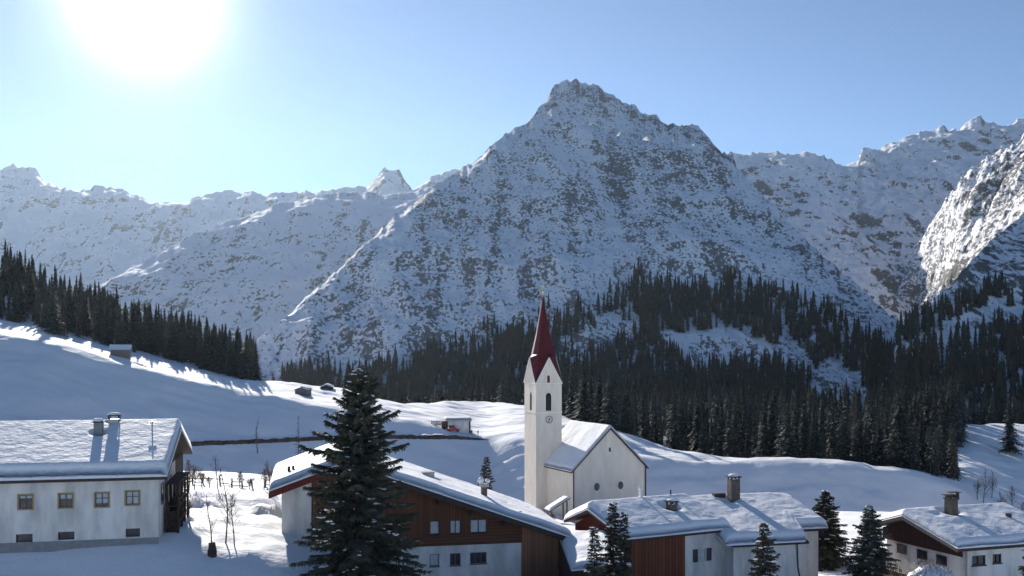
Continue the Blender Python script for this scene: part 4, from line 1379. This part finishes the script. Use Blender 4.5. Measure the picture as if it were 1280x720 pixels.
# ------------------------------------------------------------------ trees
def soup(parts):
    """list of (verts, faces) with triangles -> arrays"""
    vs = []; fs = []; n = 0
    for v, f in parts:
        vs.append(v); fs.append(f + n); n += len(v)
    return np.concatenate(vs), np.concatenate(fs)


def trunk_arrays(h, r, seg=6, rows=5, lean=0.0):
    v = []; f = []
    for i in range(rows):
        t = i / (rows - 1)
        for k in range(seg):
            a = 2 * math.pi * k / seg
            q = r * (1 - t) ** .9 + .01
            v.append((q * math.cos(a) + lean * t * t, q * math.sin(a), h * t))
    for i in range(rows - 1):
        for k in range(seg):
            a = i * seg + k; b = i * seg + (k + 1) % seg
            f += [(a, b, b + seg), (a, b + seg, a + seg)]
    return np.array(v, float), np.array(f, int)


def conifer_lod(rng, h, rbase, whorls, per, teeth, droop=.28, gap=.04, thin=1.0):
    """crown of drooping toothed boughs; returns verts, tris"""
    V = []; Fc = []
    n = 0
    for w in range(whorls):
        t = (w + rng.random() * .8) / whorls
        zc = h * (gap + (1 - gap) * t)
        rr = rbase * (1 - t) ** .85 * rng.uniform(.62, 1.15) + .05 * rbase
        a0 = rng.random() * 6.28
        for k in range(per):
            if rng.random() < .1: continue
            a = a0 + 6.283 * k / per + rng.uniform(-.3, .3)
            L = rr * rng.uniform(.65, 1.15)
            c, s = math.cos(a), math.sin(a)
            up = rng.uniform(-.02, .12) * L
            dz = -droop * L * rng.uniform(.6, 1.4) * (1 - .5 * t)
            wd = L * rng.uniform(.22, .34) * thin
            # spine points
            m = teeth
            base = n
            for j in range(m + 1):
                q = j / m
                z = zc + up * math.sin(q * 3.14) + dz * q * q
                V.append((c * L * q, s * L * q, z)); n += 1
            for j in range(m):
                q = (j + .35) / m
                ww = wd * (math.sin(min(q * 2.2 + .35, 1.57)) * (1 - q * .75)) * rng.uniform(.7, 1.3)
                for sg in (-1, 1):
                    q2 = min(q + .28, 1.04)
                    z = zc + up * math.sin(q2 * 3.14) * .6 + dz * q2 * q2 - ww * .45
                    V.append((c * L * q2 - s * ww * sg, s * L * q2 + c * ww * sg, z)); n += 1
                    if sg > 0: Fc.append((base + j, base + j + 1, n - 1))
                    else: Fc.append((base + j + 1, base + j, n - 1))
    return np.array(V, float), np.array(Fc, int)


def far_conifer(rng, h, r, rings=5, per=7):
    V = []; Fc = []; n = 0
    for w in range(rings):
        t = w / rings
        z0 = h * (.04 + .96 * t); rr = r * (1 - t) ** .8 * rng.uniform(.8, 1.1)
        z1 = min(h, z0 + h / rings * 1.9)
        V.append((0, 0, z1)); top = n; n += 1
        a0 = rng.random() * 6
        for k in range(per):
            a = a0 + 6.283 * k / per; q = rr * rng.uniform(.6, 1.2); b = a + 3.14 / per
            V.append((q * math.cos(a), q * math.sin(a), z0 + rng.uniform(-.03, .03) * h))
            V.append((q * .45 * math.cos(b), q * .45 * math.sin(b), z0 + .05 * h)); n += 2
        for k in range(per):
            i0 = top + 1 + 2 * k; i1 = i0 + 1; i2 = top + 1 + 2 * ((k + 1) % per)
            Fc += [(top, i0, i1), (top, i1, i2)]
    return np.array(V, float), np.array(Fc, int)


def spruce_near(rng, h, rbase, nb, twigs, droop=.35, low=.05, dens=1.0, upturn=.1, profile=.8):
    """detailed spruce: branches with drooping sprays of needle strips. returns crown arrays, branch list"""
    V = []; Fc = []; n = 0; spines = []
    for b in range(nb):
        t = (b + rng.random()) / nb
        t = t ** 1.15 if True else t
        zc = h * (low + (1 - low) * t)
        L = (rbase * (1 - t) ** profile * (0.5 + 0.5 * rng.random()) + .08)
        if rng.random() < .22: L *= 1.25
        a = b * 2.39996 + rng.uniform(-.4, .4)
        c, s = math.cos(a), math.sin(a)
        el0 = upturn + .5 * t                     # upper branches point upwards
        m = max(5, int(L * 4))
        pts = []
        for j in range(m + 1):
            q = j / m
            z = zc + L * (el0 * q - (droop + .25 * (1 - t)) * q * q + .20 * q ** 4)
            wob = .05 * L * math.sin(q * 5 + b)
            pts.append((c * L * q - s * wob, s * L * q + c * wob, z))
        spines.append(pts)
        P = np.array(pts)
        # needle sprays
        nt_ = max(6, int(twigs * L * dens))
        for k in range(nt_):
            q = (k + rng.random()) / nt_ * .93 + .07
            f_ = q * m; i = min(int(f_), m - 1); p = P[i] + (P[i + 1] - P[i]) * (f_ - i)
            sg = -1 if k % 2 else 1
            ln = (.10 + .34 * L * .5 * (1 - q) ** .7 + .12) * rng.uniform(.6, 1.25)
            ln = min(ln, 1.0)
            fa = rng.uniform(.5, 1.1)
            dx = c * math.cos(fa) - s * math.sin(fa) * sg; dy = s * math.cos(fa) + c * math.sin(fa) * sg
            dz = -rng.uniform(.1, .75)
            tip = p + np.array((dx, dy, dz)) * ln
            mid = p + np.array((dx, dy, dz * .5)) * ln * .5
            side = np.array((-dy, dx, 0)) * (.032 + .034 * ln) * rng.uniform(.8, 1.3)
            dn = np.array((0, 0, -1)) * (.05 + .07 * ln)
            V += [tuple(p), tuple(mid + side), tuple(tip), tuple(mid - side), tuple(mid + dn), tuple(p + dn * .6)]
            Fc += [(n, n + 1, n + 2), (n, n + 2, n + 3), (n, n + 4, n + 2), (n, n + 5, n + 4)]
            n += 6
            # twigs fringe
            for w in range(4):
                q2 = rng.uniform(.2, 1)
                pp = p + (tip - p) * q2
                l2 = ln * .35 * rng.uniform(.6, 1.3) + .05
                an = rng.uniform(0, 6.28)
                e = pp + np.array((math.cos(an) * .6, math.sin(an) * .6, -.5)) * l2
                sd = np.array((-math.sin(an), math.cos(an), .3)) * .024
                V += [tuple(pp + sd), tuple(pp - sd), tuple(e)]; Fc.append((n, n + 1, n + 2)); n += 3
    # leader shoots
    for k in range(14):
        z = h * (1 - .07 * rng.random()); an = rng.random() * 6.28; l2 = .25
        V += [(0, 0, z), (.04, .02, z - .06), (math.cos(an) * l2, math.sin(an) * l2, z + .08)]; Fc.append((n, n + 1, n + 2)); n += 3
    return np.array(V, float), np.array(Fc, int), spines


def make_spruce(label, x, y, z, h, r, nb=220, twigs=26, snow=.25, seed=1, cat="tree", droop=.35, lean=0.0, group=None, trunk=None, prof=.8):
    rng = random.Random(seed)
    o = thing("spruce_tree", label, cat, (x, y, z), rng.random() * 6.28, group)
    tv, tf = trunk_arrays(h * .98, trunk or h * .016 + .05, 8, 8)
    link("trunk", mesh_np("trunk", tv, tf, M["bark"]), o)
    v, f, sp = spruce_near(rng, h, r, nb, twigs, droop=droop, profile=prof)
    link("crown", mesh_np("crown", v, f, M["needle"], False), o)
    bm_ = MB()
    for s in sp:
        bm_.tube(s[::2] if len(s) > 6 else s, [max(.008, .035 * (1 - k / len(s))) for k in range(len(s[::2] if len(s) > 6 else s))], 4, False)
    bm_.build("branches", M["bark"], o)
    if snow > 0:
        sn = MB()
        for s in sp:
            if rng.random() > snow: continue
            m = len(s)
            a = rng.uniform(.25, .8) * (m - 1); ln = rng.uniform(.1, .3) * (m - 1); k = rng.randint(2, 6)
            for j in range(k):
                q_ = min(a + ln * j / k, m - 1.01); i_ = int(q_)
                p = [s[i_][c] + (s[i_ + 1][c] - s[i_][c]) * (q_ - i_) for c in range(3)]; q = rng.uniform(.035, .105)
                sn.blob((p[0] + rng.uniform(-.14, .14), p[1] + rng.uniform(-.14, .14), p[2] + q * .3 - .02), q, (rng.uniform(1, 2), rng.uniform(1, 2), .45), 6, 4, .3, rng)
        if sn.v: sn.build("snow", M["treesnow"], o, True)["kind"] = "stuff"
    return o


# the tall spruce in front of the chalet
bx = at(449, 0, 60)
make_spruce("tall dark spruce with snow tufts standing in front of the chalet", bx.x, 60, gz(bx.x, 60) - .2, at(452, 462, 60).z - gz(bx.x, 60) + .2, 4.7, nb=250, twigs=46, snow=.75, seed=5, droop=.26, prof=.56)


def place_spruce(px, pytop, Y, width_px, label, seed, zbase=None, **kw):
    x = (px - 640) / F * Y
    z = gz(x, Y) - .1 if zbase is None else zbase
    h = -(pytop - H) / F * Y - z
    return make_spruce(label, x, Y, z, h, width_px / 2 * Y / F, seed=seed, **kw)


place_spruce(766, 628, 62.5, 62, "slim spruce in front of the snowy lean-to, tallest of its trio", 11, nb=170, snow=.15, trunk=.09)
place_spruce(743, 658, 61.5, 44, "small spruce left of the slim one, leftmost of the trio by the lean-to", 12, nb=120, snow=.15, trunk=.07)
place_spruce(780, 641, 61.5, 46, "narrow spruce close behind the trio's tallest, beside the board wall", 13, nb=130, snow=.15, trunk=.07)
place_spruce(955, 654, 58.5, 86, "young spruce in front of the white wing with snow dusted boughs", 14, nb=170, snow=.3, trunk=.09)
place_spruce(1032, 613, 88, 84, "dark spruce rising behind the right end of the two winged house", 15, nb=220, snow=.5, trunk=.12)
place_spruce(1087, 632, 74, 92, "snow flecked spruce left of the dark brown gable", 16, nb=240, snow=.6, trunk=.12)
place_spruce(1300, 664, 50, 130, "spruce at the right edge reaching branches in front of the house", 17, nb=160, snow=.2, trunk=.1)
place_spruce(608, 571, 98, 50, "small feathery spruce behind the chalet roof left of the church", 18, nb=150, snow=.05, trunk=.08)
place_spruce(373, 520, 262, 14, "tiny lone spruce on the shaded slope", 19, nb=60, twigs=10, snow=0, trunk=.1)


# bare saplings and shrubs
def bare_tree(name, label, x, y, z, h, seed, n=26, spread=.5, cat="tree", thick=.05, group=None, mat=None, depth=2):
    rng = random.Random(seed)
    o = thing(name, label, cat, (x, y, z), 0, group)
    tr = MB(); pts = [(0, 0, -.1)]
    for k in range(1, 7):
        t = k / 6
        pts.append((math.sin(t * 3 + seed) * .08 * h * t, math.cos(t * 2.2 + seed) * .05 * h * t, h * t))
    tr.tube(pts, [thick * (1 - k / 7) + .01 for k in range(7)], 6)
    tr.build("trunk", M["bark"], o)
    cr = MB()
    def grow(p, d, L, r, lv):
        q = [p]; dd = Vector(d)
        for k in range(3):
            dd = (dd + Vector((rng.uniform(-.25, .25), rng.uniform(-.25, .25), rng.uniform(-.05, .3)))).normalized()
            q.append(q[-1] + dd * L / 3)
        cr.tube(q, [r, r * .75, r * .5, r * .25], 3, False)
        if lv > 0:
            for m in range(3):
                a = rng.uniform(0, 6.28)
                grow(q[rng.randint(1, 2)], (dd + Vector((math.cos(a), math.sin(a), .3)) * .8).normalized(), L * .55, r * .6, lv - 1)
    for k in range(n):
        t = rng.uniform(.22, .97); f = t * 6; i = min(int(f), 5)
        p = Vector(pts[i]).lerp(Vector(pts[i + 1]), f - i)
        a = rng.uniform(0, 6.28)
        grow(p, Vector((math.cos(a), math.sin(a), rng.uniform(.4, 1.1))).normalized(), h * spread * (1.05 - t) * rng.uniform(.5, 1), thick * .35, depth)
    cr.build("crown", mat or M["twig"], o)
    return o


def bt(name, px, pyb, Y, hpx, label, seed, **kw):
    x = (px - 640) / F * Y
    return bare_tree(name, label, x, Y, gz(x, Y), hpx * Y / F, seed, **kw)


bt("bare_sapling", 282, 690, 64.5, 95, "tallest leafless sapling in the snowy yard", 1, n=22, thick=.045)
bt("bare_sapling", 264, 690, 62.0, 72, "thin leafless sapling growing out of the dark stump, left of its neighbours", 2, n=14, thick=.035)
bt("bare_sapling", 293, 690, 64.0, 66, "bushy low sapling right of the tallest yard sapling", 3, n=24, thick=.035)
bt("bare_shrub", 740, 640, 118, 42, "leafless shrub in front of the church gable windows", 4, n=40, spread=.8, thick=.06, cat="shrub")
bt("bare_shrub", 722, 640, 121, 30, "low twiggy shrub at the foot of the church corner", 5, n=30, spread=.9, thick=.05, cat="shrub")
bt("bare_shrub", 822, 620, 142, 20, "small leafless shrub at the right corner of the church", 6, n=30, spread=.7, thick=.05, cat="shrub")
bt("bare_shrub", 236, 600, 86, 42, "leafless shrub behind the fence near the farmhouse", 7, n=40, spread=.7, thick=.05, cat="shrub")
bt("bare_shrub", 337, 600, 90, 40, "thin leafless shrub by the fence end near the chalet", 8, n=30, spread=.6, thick=.05, cat="shrub")
bt("bare_shrub", 272, 612, 89, 44, "leafless shrub standing at the middle of the fence", 9, n=16, spread=.6, thick=.04, cat="shrub")
bt("bare_larch", 322, 525, 268, 46, "thin bare larch standing alone on the shaded slope", 10, n=60, spread=.16, thick=.12, depth=1)
bt("bare_shrub", 690, 640, 126, 18, "brown shrub beside the stair canopy below the church tower", 12, n=40, spread=1.0, thick=.05, cat="shrub", mat=M["larch"])
rr_ = random.Random(8)
for k, q in enumerate((1219, 1231, 1240, 1249, 1257, 1268, 1277, 1290)):
    Yq = rr_.uniform(258, 285)
    o_ = bt("bare_shrub", q + rr_.uniform(-3, 3), 640, Yq, rr_.uniform(22, 50), "leafless shrub in the row behind the snow hill at the right edge", 30 + k, n=50, spread=rr_.uniform(.4, .8), thick=.10, cat="shrub", depth=1, group="leafless shrubs behind the hill at right")



for k, (q_, yq, hh_) in enumerate(((228, 84, 24), (243, 88, 30), (252, 92.5, 18), (262, 91, 14), (300, 92, 20), (312, 91, 13), (330, 91.5, 26), (225, 77, 26), (236, 72, 20))):
    bt("bare_shrub", q_, 610, yq, hh_, "small leafless shrub among the brush along the yard fence", 50 + k, n=45, spread=.9, thick=.04, cat="shrub", group="brush along the yard fence")


def stump():
    x, Y = (265 - 640) / F * 61.6, 61.6
    o = thing("tree_stump", "dark wrapped stump at the foot of the thin sapling", "stump", (x, Y, gz(x, Y) - .2), 0)
    MB().tube([(0, 0, 0), (.03, 0, .5), (-.02, .02, 1.0)], [.3, .26, .2], 9).build("trunk", M["bark"], o)
    MB().tube([(0, 0, .3), (.01, 0, .55)], .285, 9, False).build("wrap", M["darkwood"], o)


stump()

# rail fence across the yard
def yard_fence():
    o = thing("rail_fence", "half buried rail fence crossing the yard between farmhouse and chalet", "fence", (0, 0, 0))
    rr = random.Random(4); pts = []
    for k, px in enumerate(np.linspace(226, 349, 9)):
        p = px + rr.uniform(-4, 4); Y = 93.5 + 1.5 * math.sin(k * .9) + rr.uniform(-.3, .3); x = (p - 640) / F * Y; pts.append((x, Y, gz(x, Y)))
    hts = []
    for k, (x, Y, z) in enumerate(pts):
        h = rr.uniform(.55, .95); l = rr.uniform(-.1, .1); hts.append(h)
        MB().tube([(x, Y, z - .3), (x + l, Y, z + h)], [.09, .07], 6).build("post", M["darkwood"], o)
    for k, (a, b) in enumerate(zip(pts[:-1], pts[1:])):
        for hh in (.2, .55):
            if rr.random() < .25: continue
            MB().tube([(a[0], a[1] - .1, a[2] + hh + rr.uniform(-.08, .08)), ((a[0] + b[0]) / 2, a[1] - .1, (a[2] + b[2]) / 2 + hh - .06), (b[0], b[1] - .1, b[2] + hh + rr.uniform(-.08, .08))], .045, 5).build("rail", M["greywood"], o)
    s = MB()
    for (x, Y, z), h in zip(pts, hts): s.blob((x, Y, z + h), rr.uniform(.1, .2), (1.2, 1, .6), 7, 5, .2, rr)
    s = s.build("snow", M["treesnow"], o, True); s["kind"] = "stuff"


yard_fence()


# snowed-in hedge by the right house
def snow_hedge():
    p = at(1163, 722, 64)
    zg = gz(p.x, 64)
    o = thing("snowed_bush", "round bush buried under a dome of snow below the brown gable", "shrub", (p.x, 64, zg))
    hh = at(0, 697, 64).z - zg
    rng = random.Random(3)
    m = MB().blob((0, 0, 0), 1.0, (2.9, 1.8, hh * .85), 40, 24, .05, rng); m.build("snow", M["treesnow"], o, True)
    t = MB()
    for k in range(220):
        a = rng.uniform(0, 6.28); q = rng.uniform(.2, 1)
        b = Vector((math.cos(a) * 2.2 * q, math.sin(a) * 1.9 * q, hh * math.sqrt(max(0, 1 - q * q)) * .95))
        t.tube([b, b + Vector((rng.uniform(-.2, .2), rng.uniform(-.2, .2), rng.uniform(.1, .45)))], [.018, .006], 3, False)
    t.build("twigs", M["twig"], o)
    p = at(1118, 722, 66); zg = gz(p.x, 66)
    o = thing("brown_bush", "brown green bush left of the snow domed bush", "shrub", (p.x, 66, zg))
    hh = at(0, 703, 66).z - zg
    t = MB()
    for k in range(500):
        a = rng.uniform(0, 6.28); e = rng.uniform(0, 1.5); d = Vector((math.cos(a) * math.cos(e) * 1.1, math.sin(a) * math.cos(e), math.sin(e) * hh))
        b = d * rng.uniform(.55, 1)
        t.face(b, b + Vector((rng.uniform(-.15, .15), rng.uniform(-.1, .1), .2)), b + Vector((rng.uniform(-.15, .15), rng.uniform(-.1, .1), -.12)))
    t.build("twigs", M["larch"], o)
    MB().tube([(0, 0, -.2), (0, 0, hh * .6)], .12).build("trunk", M["bark"], o)


snow_hedge()

# ------------------------------------------------------------------ forest
RF = random.Random(21)
VAR = []
for k in range(7):
    larch = k == 6
    rr = random.Random(100 + k)
    hh = 22.0
    v, f = conifer_lod(rr, hh, (3.1, 2.7, 3.5, 2.4, 3.0, 2.2, 2.6)[k], 30 if not larch else 26, 8 if not larch else 6, 5, droop=.42 if not larch else -.1, thin=1.9 if not larch else .5)
    if not larch:
        cv, cf = far_conifer(rr, hh * .97, (3.1, 2.7, 3.5, 2.4, 3.0, 2.2, 2.6)[k] * .62, 12, 9)
        v, f = soup([(v, f), (cv, cf)])
    cme = mesh_np("crown", v, f, M["larch"] if larch else M["needle_mid"], False)
    tv, tf = trunk_arrays(hh * .97, .28, 6, 5)
    tme = mesh_np("trunk", tv, tf, M["bark"])
    VAR.append((cme, tme))
FARV = []
for k in range(8):
    rr = random.Random(300 + k)
    FARV.append(far_conifer(rr, 1.0, (.13, .15, .12, .14, .16, .11, .13, .12)[k], 7 if k % 2 else 6, 7))
MIDV = []
for k in range(5):
    rr = random.Random(400 + k)
    MIDV.append(soup([conifer_lod(rr, 1.0, .145, 17, 7, 2, droop=.6, thin=1.7), far_conifer(rr, .97, .10, 9, 8)]))

cand = []   # px, Y, height, region


def fill(n, px0, px1, y0, y1, accept, hr, region, power=1.0):
    k = 0; tries = 0
    P = NR.uniform(px0, px1, n * 12); U = NR.random(n * 12) ** power; Y = y0 + (y1 - y0) * U
    X = (P - 640) / F * Y; Z = terrain_z(X, Y); row = H - F * Z / Y
    ns = fbm(X / 35, Y / 35, 301, 3)
    for i in range(len(P)):
        if k >= n: break
        if accept(P[i], Y[i], row[i], ns[i]):
            h = RF.uniform(*hr) * (1 + .12 * ns[i])
            cand.append((P[i], Y[i], X[i], Z[i], h, region)); k += 1
    return k


def gap_ok(pts, p, Y):
    return True


# left hill forest: behind the lit crest
def acc_left(p, Y, r, n):
    c = float(np.interp(p, *C_T)); yc = np.interp(p, *YS_T)
    return p < 322 and Y > 360 and r < c + 12
fill(430, -160, 322, 335, 500, acc_left, (7, 20), "left")
fill(260, -100, 322, 366, 450, lambda p, Y, r, n: r < float(np.interp(p, *C_T)) + 6 and n > -.35, (8, 19), "left")
fill(34, 250, 326, 350, 375, lambda p, Y, r, n: True, (14, 19), "left")


def acc_front(p, Y, r, n): return Y > float(np.interp(p, [440, 650, 720, 1280], [455, 450, 335, 268])) and not (p > 1195 + (Y - 300) * .02 and Y < 430 and r > 520)
fill(170, 425, 660, 440, 560, acc_front, (22, 30), "front")
fill(270, 650, 1130, 300, 430, acc_front, (13, 27), "front")
fill(60, 1030, 1200, 268, 330, acc_front, (11, 19), "front")
fill(130, 1120, 1330, 370, 560, lambda p, Y, r, n: not (p > 1203 and r > 512), (19, 27), "front")
fill(400, 430, 1200, 430, 800, lambda p, Y, r, n: n > -1.1 and not ((p - 1082) / 22) ** 2 + ((r - 485) / 26) ** 2 < 1, (19, 27), "slope")
UP = ([330, 440, 480, 530, 590, 640, 690, 740, 775, 800, 850, 900, 950, 1000, 1050, 1100, 1130, 1150],
      [475, 476, 470, 462, 444, 430, 404, 394, 384, 352, 356, 354, 366, 386, 408, 430, 440, 445])


def acc_slope(p, Y, r, n):
    u = float(np.interp(p, *UP)) + 8
    if r < u - 10 + n * 14: return False
    def el(cx, cy, a, b, rot=0.0):
        dx, dy = p - cx, r - cy; c, s = math.cos(rot), math.sin(rot)
        return ((dx * c + dy * s) / a) ** 2 + ((-dx * s + dy * c) / b) ** 2 < 1 + n * .5
    if el(744, 426, 62, 24, -.45): return n > .72
    if el(900, 440, 78, 32, .05): return n > .55
    if el(1050, 486, 44, 34, .5): return n > .5
    if el(985, 448, 44, 22, .4): return n > .5
    if el(955, 356, 30, 9, .4): return n > .6
    return RF.random() < 1.0
fill(3700, 340, 1150, 800, 1350, acc_slope, (16, 24), "slope", 1.25)
fill(90, 560, 800, 850, 1150, lambda p, Y, r, n: r > np.interp(p, UP[0], UP[1]) - 28 and n > 0.1, (14, 20), "slope")
UR = ([1120, 1150, 1180, 1200, 1240, 1280, 1400, 1700], [456, 452, 444, 438, 430, 424, 405, 360])
fill(1500, 1085, 1500, 560, 900, lambda p, Y, r, n: r > np.interp(p, *UR) - 8 + n * 14, (16, 24), "slope")
fill(110, 1130, 1480, 620, 980, lambda p, Y, r, n: np.interp(p, *UR) - 48 < r < np.interp(p, *UR) and n > .25, (13, 18), "slope")
# dark rib at the right, in the saddle
fill(160, 1140, 1260, 640, 1000, lambda p, Y, r, n: abs(r - (412 - (p - 1140) * .42)) < 9, (13, 18), "slope")

# special tall trees seen against the forest (photo column, top row, depth)
SPECIAL = [(730, 456, 318, 3.6), (1125, 484, 285, 4.3), (1075, 512, 292, 3.3), (1055, 520, 296, 3.2), (762, 462, 322, 3.0), (985, 500, 300, 3.8), (1262, 498, 372, 3.6),
           (308, 416, 345, 3.2), (66, 352, 340, 3.4), (455, 455, 455, 3.8), (872, 480, 330, 3.0), (1178, 505, 330, 3.0)]
inds = []
for p, t, Y, r in SPECIAL:
    x = (p - 640) / F * Y; z = terrain_z(x, Y)[0] - .3
    inds.append((p, Y, x, z, -(t - H) / F * Y - z, "special"))
lab = {
    "left": ("dark spruce in the forest along the left hill crest", "spruces of the left hill forest"),
    "front": ("dark spruce at the near edge of the valley forest behind the snow hill", "spruces at the near edge of the valley forest"),
    "slope": ("dark spruce on the lower slope of the central mountain", "spruces on the mountain slope"),
}
SPL = ["broad dark spruce right of the church tower, standing before the forest", "tall pointed spruce above the snow hill at right, largest of its group",
       "dark spruce just left of the tallest one above the right snow hill", "slightly smaller spruce left of the dark pair above the right snow hill",
       "dark spruce standing close right of the broad one by the church tower", "broad dark spruce behind the middle of the snow hill",
       "dark lone spruce above the bright clearing at the right edge", "tall spruce at the lower right end of the left hill forest",
       "broad spruce nearest the bright crest in the left hill forest", "spruce tip rising behind the top of the tall chalet spruce",
       "spruce in front of the brown larches right of the church", "dark spruce at the left side of the bright clearing"]


def plant(name, label, x, y, z, h, wid, k, group=None):
    o = thing(name, label, "tree", (x, y, z), RF.random() * 6.28, group)
    s = h / 22.0
    for nm, me in (("crown", VAR[k][0]), ("trunk", VAR[k][1])):
        c = link(nm, me, o)
    o.scale = (s * wid, s * wid, s)
    return o


for (p, Y, x, z, h, _), l, (_, _, _, r) in zip(inds, SPL, SPECIAL):
    k = RF.choice((0, 2, 4)); rb = (3.1, 2.7, 3.5, 2.4, 3.0)[k] * h / 22
    plant("spruce_tree", l, x, Y, z, h, max(.9, 1.4 * r / rb), k)
# the largest of the forest as individuals
cand = [c for c in cand if c[5] != "x"]
inview = [c for c in cand if -20 < c[0] < 1300]
left = sorted([c for c in inview if c[5] == "left"], key=lambda c: -c[4] / c[1])
rest = sorted([c for c in inview if c[5] != "left"], key=lambda c: -c[4] / c[1])
chosen = left[:125] + rest[:155]
ids = set(id(c) for c in chosen)
for c in chosen:
    p, Y, x, z, h, reg = c
    kw = RF.uniform(1.2, 2.0) if reg == "left" else RF.uniform(.9, 1.4)
    L_, G_ = lab[reg] if reg == "left" else lab["front"]
    larch = reg != "left" and RF.random() < .10
    if larch:
        plant("larch_tree", "bare brownish larch among the spruces at the near edge of the valley forest", x, Y, z - .3, h, RF.uniform(.9, 1.2), 6, "bare larches at the near edge of the valley forest")
    else:
        plant("spruce_tree", L_, x, Y, z - .3, h, kw, RF.randrange(6), G_)
others = [c for c in cand if id(c) not in ids]
parts = []
for (p, Y, x, z, h, reg) in others:
    v, f = (MIDV[RF.randrange(5)] if Y < 620 else FARV[RF.randrange(8)])
    a = RF.random() * 6.28; c, s = math.cos(a), math.sin(a); w = h * RF.uniform(.9, 1.35)
    vv = np.empty_like(v)
    vv[:, 0] = (v[:, 0] * c - v[:, 1] * s) * w + x; vv[:, 1] = (v[:, 0] * s + v[:, 1] * c) * w + Y; vv[:, 2] = v[:, 2] * h + z - .4
    parts.append((vv, f))
v, f = soup(parts)
tag(link("forest", mesh_np("forest", v, f, M["needle_far"], False)), "dense dark conifer forest covering the mountain foot", "forest", kind="stuff")
print("forest trees", len(cand), "faces", len(f))
